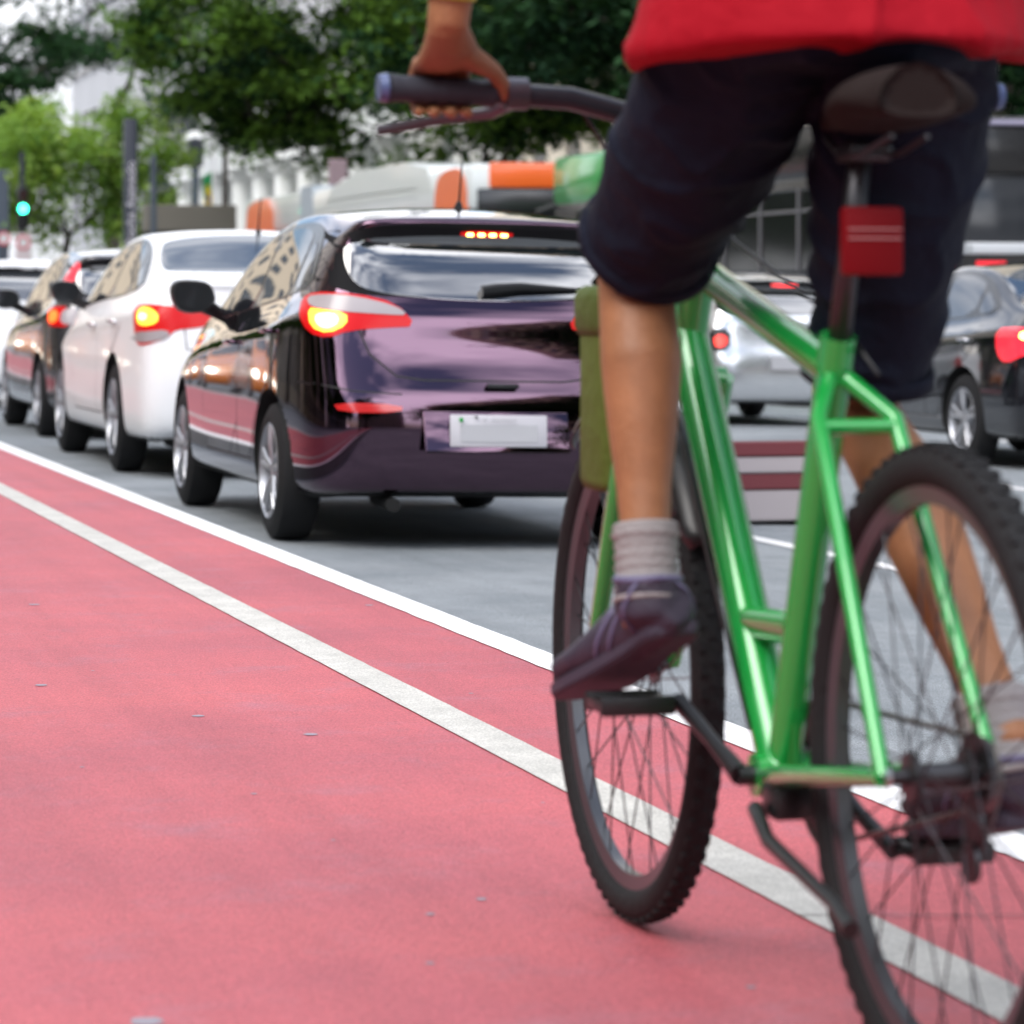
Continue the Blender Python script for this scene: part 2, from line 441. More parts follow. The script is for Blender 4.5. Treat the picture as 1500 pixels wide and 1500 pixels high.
def projector(kind, sx=-1):
    if kind == 'side': return lambda u, v: ((sx*4, u, v), (-sx, 0, 0))
    if kind == 'rear': return lambda u, v: ((u, -4, v), (0, 1, 0))
    if kind == 'front': return lambda u, v: ((u, 8, v), (0, -1, 0))
    if kind == 'top': return lambda u, v: ((u, v, 4), (0, 0, -1))
    def cyl(u, v):   # u degrees from straight back, measured from a post at y=0.2
        t = R(u); d = Vector((sx*math.sin(t), -math.cos(t), 0)); return (Vector((0, .2, v))+d*4, -d)
    return cyl

def patch(look, outline, proj, off, m, name, parent, step=.04, usc=1, smooth_n=2, rim=.008):
    P = chaikin(outline, smooth_n) if smooth_n else outline
    bm = bmesh.new(); bm.faces.new([bm.verts.new((u, v, 0)) for u, v in P]); bmesh.ops.triangulate(bm, faces=list(bm.faces))
    us = [p[0] for p in P]; vs_ = [p[1] for p in P]
    for lo, hi, st, ax in ((min(us), max(us), step*usc, 0), (min(vs_), max(vs_), step, 1)):
        n = max(1, int((hi-lo)/st))
        for k in range(1, n+1):
            q = lo+(hi-lo)*k/(n+1); co = (q, 0, 0) if ax == 0 else (0, q, 0); no = (1, 0, 0) if ax == 0 else (0, 1, 0)
            bmesh.ops.bisect_plane(bm, geom=list(bm.verts)+list(bm.edges)+list(bm.faces), plane_co=co, plane_no=no, dist=1e-6)
    N = {}; dead = []
    for v in bm.verts:
        r = look(*proj(v.co.x, v.co.y))
        if r is None: dead.append(v); continue
        v.co = r[0]+r[1]*off; N[v] = r[1]
    if dead: bmesh.ops.delete(bm, geom=dead, context='VERTS')
    bm.verts.index_update()
    # rim: turn the border down into the body
    be = [e for e in bm.edges if e.is_boundary]; mp_ = {}
    for e in be:
        for v in e.verts:
            if v not in mp_: mp_[v] = bm.verts.new(v.co-N[v]*(off+rim)); N[mp_[v]] = N[v]
    for e in be:
        a, b = e.verts; f = bm.faces.new((a, b, mp_[b], mp_[a]))
    # make normals face outwards
    bm.faces.ensure_lookup_table(); bm.normal_update()
    for f in bm.faces:
        if all(v not in mp_.values() for v in f.verts) and f.normal.dot(N[f.verts[0]]) < 0: f.normal_flip()
    bm.verts.index_update(); nl = [N[v] for v in bm.verts]
    me = bpy.data.meshes.new(name); bm.to_mesh(me); bm.free()
    for p in me.polygons: p.use_smooth = True
    me.normals_split_custom_set_from_vertices([tuple(n) for n in nl])
    return link_mesh(name, me, m, parent)

def ribbon(look, line, proj, w_, m, mb, off=.0012, closed=False, step=.03, usc=1):
    pts = []
    L = line+[line[0]] if closed else line
    for a, b in zip(L, L[1:]):
        n = max(1, int(math.hypot((b[0]-a[0])/usc, b[1]-a[1])/step))
        for k in range(n): pts.append((lerp(a[0], b[0], k/n), lerp(a[1], b[1], k/n)))
    pts.append(L[-1]); H = [look(*proj(*p)) for p in pts]
    H = [h for h in H if h]
    V = []
    for i, (h, n) in enumerate(H):
        d = (H[min(i+1, len(H)-1)][0]-H[max(i-1, 0)][0]).normalized(); sd = d.cross(n).normalized()
        V += [h+n*off+sd*w_/2, h+n*off-sd*w_/2]
    mb._add(V, [(2*i, 2*i+1, 2*i+3, 2*i+2) for i in range(len(H)-1)])

def wheel(root, x, y, r, sx, w_=.19, style=0, rimm=alloy, nsp=5):
    wh = MB(); o_ = sx
    # tyre
    wh.lathe([(-w_/2+.01, r*.66), (-w_/2, r*.74), (-w_/2+.004, r*.86), (-w_/2+.02, r*.965), (-w_/2+.045, r*.995), (0, r), (w_/2-.045, r*.995), (w_/2-.02, r*.965), (w_/2-.004, r*.86), (w_/2, r*.74), (w_/2-.01, r*.66)], (0, 0, 0), 'x', 48)
    t = empty('wheel', (x, y, r)); t.parent = root
    wh.build('tyre', rubber, t, angle=40)
    m = MB(); rr = r*.69
    m.lathe([(o_*(w_/2-.004), rr), (o_*(w_/2-.001), rr*.985), (o_*(w_/2-.012), rr*.955), (o_*(w_/2-.03), rr*.93), (o_*-.03, rr*.9)], (0, 0, 0), 'x', 48)
    m.lathe([(o_*(w_/2-.02), .0005), (o_*(w_/2-.018), .03), (o_*(w_/2-.022), .045), (o_*(w_/2-.05), .07)], (0, 0, 0), 'x', 24)
    for k in range(nsp):
        for dd in ((-.13, .13) if style == 0 else (0,)):
            a0 = 2*math.pi*k/nsp+.3; a1 = a0+dd*1.25; a0 = a0+dd*.9
            p0 = Vector((o_*(w_/2-.028), .035*math.cos(a0), .035*math.sin(a0))); p1 = Vector((o_*(w_/2-.013), rr*.95*math.cos(a1), rr*.95*math.sin(a1)))
            pm = p0.lerp(p1, .5)+Vector((o_*.006, 0, 0))
            ww = .013 if style == 0 else .026
            m.tube([p0, pm, p1], [(.014, ww*1.1), (.012, ww), (.010, ww*1.15)], 8, flat=(1, 0, 0))
    m.build('rim', rimm, t, angle=35)
    d = MB(); d.lathe([(o_*.02, .0005), (o_*.02, r*.42), (o_*.0, r*.42)], (0, 0, 0), 'x', 32)
    d.build('brake_disc', darkmetal, t)
    b = MB(); b.lathe([(-.02*o_, .0005), (-.02*o_, rr*.93)], (0, 0, 0), 'x', 32); b.build('hub_back', arch_m, t)
    return t

def mirror(root, W_, y, z, sx, m, s=1.0):
    t = MB()
    # housing seen from behind: a wide rounded lozenge, glass set in the rear face
    pf = [(0, 0), (.02, .055), (.06, .075), (.16, .078), (.195, .06), (.2, .01), (.175, -.05), (.12, -.068), (.05, -.06), (.012, -.03)]
    rings = []
    for yy, sc in ((-.035, .96), (0, 1.03), (.04, .95), (.075, .72), (.09, .35)):
        rings.append([(W_-.015+(.1+(a-.1)*sc)*s, yy*s, z+b*sc*s) for a, b in chaikin(pf, 1)])
    n = len(rings[0]); V = [(sx*a, y+b, c) for r in rings for a, b, c in r]
    F = [(i*n+k, i*n+(k+1) % n, (i+1)*n+(k+1) % n, (i+1)*n+k) for i in range(4) for k in range(n)]+[tuple(range(n)), tuple(4*n+k for k in range(n))]
    t._add(V, F)
    t.tube([(sx*(W_-.075), y+.02, z-.085), (sx*(W_-.03), y+.015, z-.07), (sx*(W_+.03), y+.01, z-.04)], [(.03, .045), (.024, .036), (.03, .045)], 10)
    o = t.build('mirror', m, root, angle=40)
    g = MB(); q = [(W_-.015+(.1+(a-.1)*.86)*s, z+b*.84*s) for a, b in chaikin(pf, 1)]
    g._add([(sx*a, y-.0385*s-.002, b) for a, b in q], [tuple(range(len(q)))])
    g.build('mirror_glass', mat('mirror_glass', (.8, .82, .85), .03, 1) if s < 0 else mat('mirror_glass_dark', (.05, .055, .06), .05, .6), o)
    return o

def car(sp, loc, label, cat='car', group=None, lvl=2, name='parked_car', step=.06):
    x, y = loc
    root = empty(name, (x, y, roadz(x)), rot=(0, math.atan(.02), 0)); tag(root, label, cat, group)
    paint = sp['paint']
    body, look, W = car_body(sp, root, paint, lvl)
    wb, wr = sp['wb'], sp['wr']
    for sx in (-1, 1):
        pj = projector('side', sx)
        for ya in (0, wb): wheel(root, sx*(W(ya)-.105), ya, wr, sx, style=sp.get('wstyle', 0), nsp=sp.get('nsp', 5))
        # panel seams
        for ln in sp['seams']:
            sm = MB(); ribbon(look, ln, pj, .0075, seam_m, sm, step=step); sm.build('panel_seam', seam_m, body)
        # doors: thin painted skins sitting in the seams
        for dr in sp['doors']:
            patch(look, dr, pj, .0016, paint, 'door', root, step=step*.8, smooth_n=1, rim=.004)
        for (hy, hz) in sp['handles']:
            r = look(*pj(hy, hz)); 
            if r:
                h = MB(); p = r[0]
                h.tube([p+Vector((sx*.004, .085, 0)), p+Vector((sx*.034, .05, .004)), p+Vector((sx*.034, -.05, .006)), p+Vector((sx*.004, -.09, .002))], [(.009, .012)]*4, 8)
                h.build('handle', sp.get('handle_m', paint), root, smooth=True)
        # side glass: black frame then panes
        patch(look, sp['glass_frame'], pj, .0035, trimb, 'window_frame', root, step=step, smooth_n=1)
        for gl in sp['panes']: patch(look, gl, pj, .0065, sp.get('glass', glass), 'window', root, step=step, smooth_n=1)
        mirror(root, W(sp['my'])-.04, sp['my'], sp['mz'], sx, sp.get('mirror_m', black), sp.get('ms', 1))
        for (nm, kind, ol, m, off) in sp['lamps']:
            pp = projector(kind, sx) if kind == 'cyl' else (lambda u, v, sx=sx, q=(-4, 1) if kind == 'rear' else (8, -1): ((u*sx, q[0], v), (0, q[1], 0)))
            patch(look, ol, pp, off, m, nm, root, step=.03, usc=(55 if kind == 'cyl' else 1), smooth_n=1)
        if 'sideskirt' in sp: patch(look, sp['sideskirt'], pj, .012, trimb, 'side_skirt', root, step=step, smooth_n=1)
    for (nm, kind, ol, m, off) in sp['center']:
        patch(look, ol, projector(kind), off, m, nm, root, step=step*.8, smooth_n=sp.get('csm', 2) if nm != 'plate_recess' else 1)
    sm = MB()
    for kind, ln in sp.get('rear_seams', []): ribbon(look, ln, projector(kind), .007, seam_m, sm, step=.03)
    if sp.get('rear_seams'): sm.build('hatch_seam', seam_m, body)
    return root, look, body, W
# ---------------------------------------------------------------- car kinds
lens_red = mat('red_lens', (.38, .003, .005), .3, spec=.2, coat=.12, emit=(1, .01, .01), es=.16)
lens_lit = mat('lit_lens', (.9, .3, .05), .3, emit=(1, .30, .02), es=2.4)
lens_core = mat('lit_core', (1, .8, .3), .3, emit=(1, .66, .14), es=5)
lens_clear = mat('clear_lens', (.33, .30, .31), .3, .0, coat=.25)
refl_red = mat('reflector_red', (.5, .01, .01), .25, coat=1)
plate_m = mat('plate_grey', (.40, .40, .42), .45)
plate_rim = mat('plate_rim', (.48, .47, .50), .4)
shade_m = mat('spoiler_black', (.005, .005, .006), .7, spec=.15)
sky_glass = mat('rear_glass_sky', (.02, .03, .04), .02, 0, .9, ior=2.7)
purple = mat('purple_paint', (.066, .027, .054), .05, 1, coat=1, coatr=.02)
white = mat('white_car_paint', (.82, .83, .84), .35, 0, coat=.3)
grey_car = mat('graphite_paint', (.085, .083, .09), .14, .6, coat=1)
black_car = mat('black_car_paint', (.007, .007, .010), .06, .2, coat=1)
silver = mat('silver_paint', (.62, .64, .66), .2, .75, coat=1)

HATCH = dict(paint=purple, wb=2.46, wr=.30, my=1.70, mz=1.05, ms=1.12,
    ys=[2.9, 2.65, 2.4, 2.15, 1.9, 1.6, 1.3, 1.0, .6, .2, -.1, -.28, -.40],
    W=[(2.9, .79), (2.5, .825), (1.5, .84), (0, .845), (-.4, .80)],
    zt=[(2.9, .71), (2.5, .85), (2.15, .94), (1.9, 1.04), (1.6, 1.18), (1.3, 1.30), (1.0, 1.375), (.6, 1.418), (.2, 1.428), (-.1, 1.415), (-.4, 1.375)],
    zc=[(2.9, .77), (2.5, .92), (2.15, 1.0), (1.9, 1.13), (1.6, 1.27), (1.3, 1.385), (1.0, 1.445), (.6, 1.47), (.2, 1.475), (-.1, 1.46), (-.4, 1.42)],
    zb=[(2.9, .62), (2.5, .79), (2.15, .87), (1.6, .93), (1.0, .965), (.2, 1.01), (-.4, 1.065)],
    xt=[(2.9, .70), (2.5, .74), (2.15, .745), (1.9, .70), (1.6, .665), (1.3, .63), (1.0, .605), (.2, .585), (-.4, .56)],
    rear=[(-.60, .235), (-.665, .245), (-.695, .33), (-.705, .60), (-.66, .715), (-.612, .88), (-.60, 1.0), (-.525, 1.13), (-.44, 1.30), (-.53, 1.405)],
    front=[(3.05, .22), (3.12, .23), (3.17, .30), (3.2, .38), (3.19, .50), (3.14, .60), (3.09, .66), (3.05, .71), (3.0, .74), (2.97, .765)],
    doors=[[(1.60, .34), (1.70, .55), (1.76, .90), (1.2, .93), (.765, .945), (.745, .34)], [(.735, .34), (.755, .947), (.3, .975), (-.13, 1.01), (-.13, .86), (.03, .70), (.30, .56), (.41, .34)]],
    seams=[[(1.60, .34), (1.70, .55), (1.76, .92)], [(1.60, .335), (.41, .335)], [(.74, .34), (.76, .96)], [(-.14, 1.03), (-.14, .86), (.02, .70), (.295, .555), (.405, .34)], [(-.40, .70), (-.52, .69)]],
    handles=[(.93, .845), (.05, .905)],
    glass_frame=[(1.93, .975), (1.32, 1.27), (.98, 1.352), (.55, 1.388), (.12, 1.388), (-.1, 1.35), (-.24, 1.23), (-.30, 1.13), (-.22, 1.085), (.2, 1.04), (1.0, .995), (1.85, .945)],
    panes=[[(1.80, .965), (1.34, 1.225), (1.0, 1.322), (.76, 1.348), (.745, 1.01), (1.2, .985), (1.74, .962)], [(.69, 1.015), (.70, 1.352), (.40, 1.362), (.13, 1.355), (.0, 1.30), (-.03, 1.065), (.3, 1.04)], [(-.075, 1.075), (-.05, 1.27), (-.1, 1.30), (-.22, 1.17), (-.25, 1.12)]],
    lamps=[('tail_light', 'cyl', [(58, 1.05), (50, 1.078), (38, 1.072), (28, 1.035), (22, .94), (30, .932), (38, .918), (42.5, .882), (48, .905), (54, .985)], lens_red, .006),
           ('tail_light_clear', 'cyl', [(53.5, 1.055), (46, 1.066), (38, 1.06), (28, 1.022), (24.5, .985), (30, .986), (40, .995), (50, 1.012)], lens_clear, .010),
           ('tail_light_lit', 'cyl', [(50, 1.005), (46, 1.0), (39, .99), (38.6, .94), (42.5, .902), (47, .925)], lens_lit, .012),
           ('tail_light_bulb', 'cyl', [(46.5, .98), (42, .985), (40.5, .965), (41, .935), (43.5, .92), (46, .945)], lens_core, .016),
           ('reflector', 'rear', [(.685, .618), (.40, .612), (.405, .578), (.66, .575)], refl_red, .006),
           ('headlight', 'front', [(.78, .66), (.45, .62), (.42, .54), (.76, .56)], lens_clear, .004)],
    center=[('windshield', 'top', [(-.60, 1.93), (0, 2.05), (.60, 1.93), (.56, 1.25), (0, 1.33), (-.56, 1.25)], glass, .004),
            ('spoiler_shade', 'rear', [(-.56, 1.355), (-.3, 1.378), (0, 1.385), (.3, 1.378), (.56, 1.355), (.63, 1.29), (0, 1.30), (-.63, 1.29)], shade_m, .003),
            ('pillar_dark_patch', 'rear', [(-.55, 1.345), (.55, 1.345), (.74, 1.34), (.74, 1.15), (.66, 1.09), (.50, 1.06), (-.50, 1.06), (-.66, 1.09), (-.74, 1.15), (-.74, 1.34)], shade_m, .0022),  # dark patch added to keep a bright sky reflection off the rear pillars
            ('rear_window', 'rear', [(-.60, 1.30), (-.3, 1.325), (0, 1.33), (.3, 1.325), (.60, 1.30), (.615, 1.2), (.58, 1.115), (.50, 1.08), (.25, 1.058), (0, 1.052), (-.25, 1.058), (-.50, 1.08), (-.58, 1.115), (-.615, 1.2)], glass, .006)])
SEDAN = dict(paint=white, wb=2.62, wr=.325, my=1.86, mz=1.06, arch=.37,
    ys=[3.15, 2.9, 2.6, 2.3, 2.05, 1.75, 1.45, 1.1, .6, .2, -.1, -.35, -.6, -.8],
    W=[(3.15, .84), (2.5, .88), (1.5, .895), (0, .895), (-.8, .85)],
    zt=[(3.15, .70), (2.6, .88), (2.3, .96), (2.05, 1.04), (1.75, 1.17), (1.45, 1.295), (1.1, 1.385), (.6, 1.425), (.2, 1.41), (-.1, 1.345), (-.35, 1.235), (-.6, 1.13), (-.8, 1.105)],
    zc=[(3.15, .76), (2.6, .95), (2.3, 1.03), (2.05, 1.12), (1.75, 1.27), (1.45, 1.385), (1.1, 1.45), (.6, 1.472), (.2, 1.46), (-.1, 1.395), (-.35, 1.275), (-.6, 1.165), (-.8, 1.145)],
    zb=[(3.15, .61), (2.6, .81), (2.3, .88), (1.75, .945), (1, .98), (.2, 1.0), (-.35, 1.03), (-.6, 1.045), (-.8, 1.03)],
    xt=[(3.15, .74), (2.3, .79), (2.05, .75), (1.75, .715), (1.45, .68), (1.1, .645), (.2, .615), (-.1, .625), (-.35, .66), (-.6, .71), (-.8, .72)],
    rear=[(-.86, .25), (-.95, .26), (-.985, .36), (-1.0, .56), (-.985, .74), (-.955, .92), (-.94, 1.0), (-.93, 1.05), (-.925, 1.09), (-.95, 1.125)],
    front=[(3.35, .21), (3.42, .22), (3.46, .30), (3.48, .38), (3.46, .50), (3.4, .62), (3.36, .67), (3.32, .70), (3.28, .73), (3.22, .755)],
    doors=[[(1.70, .34), (1.80, .55), (1.88, .91), (1.3, .94), (.69, .958), (.67, .34)], [(.66, .34), (.68, .96), (.2, .975), (-.2, .99), (-.2, .88), (0, .75), (.32, .6), (.44, .34)]],
    seams=[[(1.70, .34), (1.80, .55), (1.88, .92)], [(1.70, .335), (.44, .335)], [(.665, .34), (.685, .965)], [(-.21, 1.0), (-.21, .87), (-.01, .745), (.315, .595), (.435, .34)], [(-.55, .80), (-.75, .78)]],
    handles=[(.86, .86), (-.02, .885)], handle_m=mat('chrome', (.8, .8, .82), .1, 1),
    glass_frame=[(2.08, 1.0), (1.75, 1.14), (1.45, 1.262), (1.1, 1.35), (.6, 1.392), (.25, 1.378), (-.02, 1.315), (-.25, 1.20), (-.40, 1.085), (.2, 1.035), (1.0, 1.015), (1.95, .965)],
    panes=[[(1.96, .985), (1.72, 1.105), (1.45, 1.222), (1.1, 1.315), (.70, 1.352), (.69, 1.035), (1.3, 1.02)], [(.63, 1.035), (.64, 1.357), (.35, 1.352), (.12, 1.315), (.03, 1.28), (.0, 1.055)], [(-.05, 1.06), (-.03, 1.25), (-.2, 1.175), (-.31, 1.095)]],
    lamps=[('tail_light', 'cyl', [(47.5, .985), (40, .992), (32, .985), (22, .965), (19, .90), (25, .862), (30, .852), (32, .80), (38, .755), (43, .765), (46.5, .88)], lens_red, .006),
           ('tail_light_clear', 'cyl', [(44.8, .83), (38, .835), (31.5, .85), (31.5, .80), (37.5, .77), (42.8, .778)], lens_clear, .010),
           ('tail_light_lit', 'cyl', [(43, .965), (38, .975), (34.5, .94), (34.5, .885), (38.5, .865), (43, .89)], lens_lit, .010),
           ('tail_light_bulb', 'cyl', [(41, .935), (38.5, .94), (37.5, .92), (38.5, .90), (41, .905)], lens_core, .015),
           ('headlight', 'front', [(.80, .66), (.48, .62), (.45, .54), (.78, .56)], lens_clear, .004)],
    center=[('windshield', 'top', [(-.62, 2.1), (0, 2.22), (.62, 2.1), (.60, 1.42), (0, 1.5), (-.60, 1.42)], glass, .004),
            ('rear_window', 'top', [(-.59, .0), (-.3, .035), (0, .045), (.3, .035), (.59, .0), (.64, -.2), (.67, -.42), (.62, -.53), (0, -.575), (-.62, -.53), (-.67, -.42), (-.64, -.2)], sky_glass, .005),
            ('bumper_skirt', 'rear', [(-.6, .33), (.6, .33), (.56, .26), (-.56, .26)], trimb, .004)],
    rear_seams=[('rear', [(-.66, 1.03), (-.62, .93), (-.60, .74), (0, .72), (.60, .74), (.62, .93), (.66, 1.03)])])
def variant(base, **k):
    d = dict(base); d.update(k); return d

# --- 1: dark purple hatchback
root, look, body, Wf = car(HATCH, (3.495, 14.02), 'glossy dark purple hatchback with lit tail light and roof spoiler, nearest in the lane', 'car', 'cars queuing beside the bike lane', 3, 'parked_car', .045)
hat = root
mb = MB(); mb.box((0, -.722, .50), (.63, .02, .185), rot=Matrix.Rotation(R(-24), 3, 'X'), bevel=.006); mb.build('plate_panel', purple, root, angle=40)
mb = MB(); mb.box((.0, -.752, .508), (.42, .012, .135), rot=Matrix.Rotation(R(-6), 3, 'X'), bevel=.005); pl = mb.build('license_plate', plate_rim, root, angle=40)
mb = MB(); mb.box((0, -.7595, .4985), (.335, .004, .075), rot=Matrix.Rotation(R(-6), 3, 'X'), bevel=.0015); mb.build('plate_blank', plate_m, pl)
mb = MB(); mb.lathe([(-.764, .0005), (-.764, .009), (-.757, .009)], (-.165, 0, .555), 'y', 16); mb.build('plate_seal', mat('seal_green', (.02, .35, .06), .5), pl)
text_obj('plate_writing', 'SP - SAO PAULO', .02, (.0, -.7645, .553), (R(90-6), 0, 0), mat('faint_grey', (.3, .3, .32), .6), pl, .0005)
mb = MB()
for sx in (-.1,): mb.lathe([(-.7655, .0005), (-.7655, .005), (-.758, .006)], (sx, 0, .566), 'y', 10)
mb.build('plate_screw', darkmetal, pl)
# hatch handle notch, wiper, antenna, exhaust, high brake lamp
mb = MB(); mb.box((.03, -.69, .695), (.14, .03, .022), bevel=.008); mb.build('hatch_handle', black, root, angle=40)
mb = MB()
r0 = look((-.01, -4, 1.085), (0, 1, 0)); r1 = look((.13, -4, 1.125), (0, 1, 0)); r2 = look((.40, -4, 1.10), (0, 1, 0))
p0, p1, p2 = r0[0]+r0[1]*.03, r1[0]+r1[1]*.035, r2[0]+r2[1]*.02
mb.tube([p0+Vector((-.03, 0, -.005)), p0+Vector((.03, 0, .004)), p0.lerp(p2, .35)+Vector((0, 0, .012)), p0.lerp(p2, .7)+Vector((0, 0, .006)), p2], [(.022, .028), (.022, .028), (.018, .022), (.012, .014), (.006, .006)], 10)
mb.build('rear_wiper', black, root, angle=40)
mb = MB(); rz_ = look((0, .02, 4), (0, 0, -1))[0]
mb.tube([rz_, rz_+Vector((0, -.01, .03))], [.022, .011], 12); mb.tube([rz_+Vector((0, -.01, .02)), rz_+Vector((0, -.05, .2))], [.0055, .0035], 8)
mb.build('antenna', black, root, angle=40)
patch(look, [(-.115, 1.352), (.115, 1.352), (.115, 1.328), (-.115, 1.328)], projector('rear'), .010, lens_red, 'high_brake_light', root, .02, 1, 1)
for k in range(4):
    mb = MB(); r = look((-.075+.05*k, -4, 1.34), (0, 1, 0)); mb.box(r[0]+r[1]*.016, (.030, .012, .013), bevel=.004)
    mb.build('brake_led', lens_core, root)
mb = MB(); mb.tube([(-.42, -.30, .2), (-.42, -.64, .19)], .03, 12); mb.tube([(-.55, 0, .24), (.55, 0, .24)], .05, 12); mb.build('exhaust', arch_m, root)
sm = MB(); pr_ = projector('rear')
ribbon(look, [(-.60, 1.07), (-.585, .95), (-.53, .82), (-.42, .73), (-.3, .715), (.3, .715), (.42, .73), (.53, .82), (.585, .95), (.60, 1.07)], pr_, .008, seam_m, sm)
sm.build('hatch_seam', seam_m, body)
for q in (-1, 1):
    sm = MB(); ribbon(look, [(q*.78, .70), (q*.6, .665), (q*.4, .655)], pr_, .006, seam_m, sm); sm.build('bumper_seam', seam_m, body)
# --- 2: white sedan
root, look, b_, W_ = car(SEDAN, (3.72, 19.93), 'white sedan with red and amber tail light, between the purple hatchback and a dark car', 'car', 'cars queuing beside the bike lane', 2, 'parked_car')
root.scale = (1.02, 1.02, 1.03)
mb = MB(); rz_ = look((.0, .1, 4), (0, 0, -1))[0]; mb.tube([rz_, rz_+Vector((0, -.005, .03))], [.02, .01], 12); mb.tube([rz_+Vector((0, 0, .02)), rz_+Vector((0, -.06, .22))], [.006, .003], 8); mb.build('antenna', black, root, angle=40)
mb = MB(); mb.box((0, -.5, .22), (1.2, .7, .12), bevel=.03); mb.tube([(-.5, -.5, .2), (-.5, -.92, .2)], .03, 10); mb.build('exhaust', arch_m, root)
mb = MB(); mb.box((0, -1.012, .86), (.42, .012, .135), bevel=.004); mb.build('license_plate', plate_m, root)
# --- 3: dark hatch with a pillar lamp
pillar = ('pillar_light', 'cyl', [(50, 1.08), (57, 1.10), (53, 1.22), (46, 1.345), (42, 1.33), (43, 1.2)], mat('pillar_lens', (.5, .02, .035), .3, coat=.2, emit=(1, .05, .08), es=.5), .008)
t3 = [('tail_light', 'cyl', [(57, 1.0), (40, 1.0), (38, .85), (57, .85)], lens_red, .006), ('tail_light_lit', 'cyl', [(55, .97), (47, .97), (47, .88), (55, .88)], mat('dim_lit', (.9, .1, .02), .3, emit=(1, .12, .02), es=1.6), .01),
      ('tail_light_clear', 'cyl', [(45, .985), (38, .985), (38, .87), (45, .87)], lens_clear, .01), pillar]
root, look, b_, W_ = car(variant(HATCH, paint=grey_car, lamps=t3), (3.83, 25.25), 'dark grey hatchback with a red light up its rear pillar, ahead of the white sedan', 'car', 'cars queuing beside the bike lane', 2, 'parked_car')
# --- 4: white hatch ahead, 
t4 = [('tail_light', 'cyl', [(57, .98), (40, .98), (38, .78), (57, .78)], lens_red, .006)]
car(variant(HATCH, paint=white, lamps=t4), (3.75, 32.6), 'white hatchback at the far left edge, ahead of the dark grey hatchback', 'car', 'cars queuing beside the bike lane', 2, 'parked_car', .08)
# --- 5: silver hatch two lanes over
rnd = [(40+3.4*math.cos(k*math.pi/6), .80+.058*math.sin(k*math.pi/6)) for k in range(12)]
t5 = [('lamp_surround', 'cyl', [(47, .92), (35, .92), (35, .70), (47, .70)], black, .004), ('tail_light', 'cyl', rnd, mat('round_lens', (.7, .03, .02), .2, emit=(1, .06, .04), es=.9), .01)]
root, look, b_, W_ = car(variant(HATCH, paint=silver, lamps=t5), (10.55, 29.9), 'silver hatchback with round red tail lights, seen behind the bicycle frame', 'car', None, 2, 'parked_car', .08)
patch(look, [(-.13, 1.352), (.13, 1.352), (.13, 1.33), (-.13, 1.33)], projector('rear'), .010, mat('dim_lit2', (.9, .05, .04), .3, emit=(1, .05, .06), es=1.2), 'high_brake_light', root, .03, 1, 1)
mb = MB(); mb.box((0, -.722, .60), (.40, .012, .13), bevel=.004); mb.build('license_plate', plate_m, root)
# --- 6: black sedan at the right edge
t6 = [('tail_light', 'cyl', [(50, .97), (38, .985), (28, .96), (26, .88), (36, .80), (44, .73), (49, .80)], mat('lens_red_day', (.7, .02, .04), .12, coat=1, emit=(1, .03, .05), es=.6), .006),
      ('tail_light_lit', 'cyl', [(38, .95), (33, .95), (33, .90), (38, .90)], lens_core, .012)]
root, look, b_, W_ = car(variant(SEDAN, paint=black_car, lamps=t6), (9.975, 21.6), 'glossy black sedan with red tail light, at the right edge before the green bus', 'car', None, 2, 'parked_car')
mb = MB(); mb.box((0, -1.012, .66), (.42, .012, .135), bevel=.004); mb.build('license_plate', plate_m, root)

# ---------------------------------------------------------------- red and white plastic barrier
bred = mat('barrier_red', (.11, .014, .02), .7); bwh = mat('barrier_white', (.30, .27, .28), .7)
bx, by, _ = at(1112, 16.1)
root = empty('road_barrier', (bx, by, roadz(bx))); tag(root, 'low red and white plastic road barrier seen between the bicycle wheels', 'barrier')
for k, (z0, z1, m) in enumerate(((.02, .17, bwh), (.17, .25, bred), (.25, .33, bwh), (.33, .40, bred))):
    mb = MB(); d0, d1 = lerp(.2, .1, z0/.4), lerp(.2, .1, z1/.4)
    V = []
    for z, d in ((z0, d0), (z1-.002, d1)): V += [(-.32, -d, z), (.32, -d, z), (.32, d, z), (-.32, d, z)]
    mb._add([Vector(v) for v in V], [(0, 1, 2, 3), (4, 5, 6, 7), (0, 1, 5, 4), (1, 2, 6, 5), (2, 3, 7, 6), (3, 0, 4, 7)])
    bmesh.ops.bevel(mb.bm, geom=list(mb.bm.edges), offset=.008, segments=2, affect='EDGES'); mb.build('panel', m, root, angle=40)
for sx in (-.22, .22):
    mb = MB(); mb.box((sx, 0, .012), (.1, .46, .024), bevel=.006); mb.build('foot', black, root)

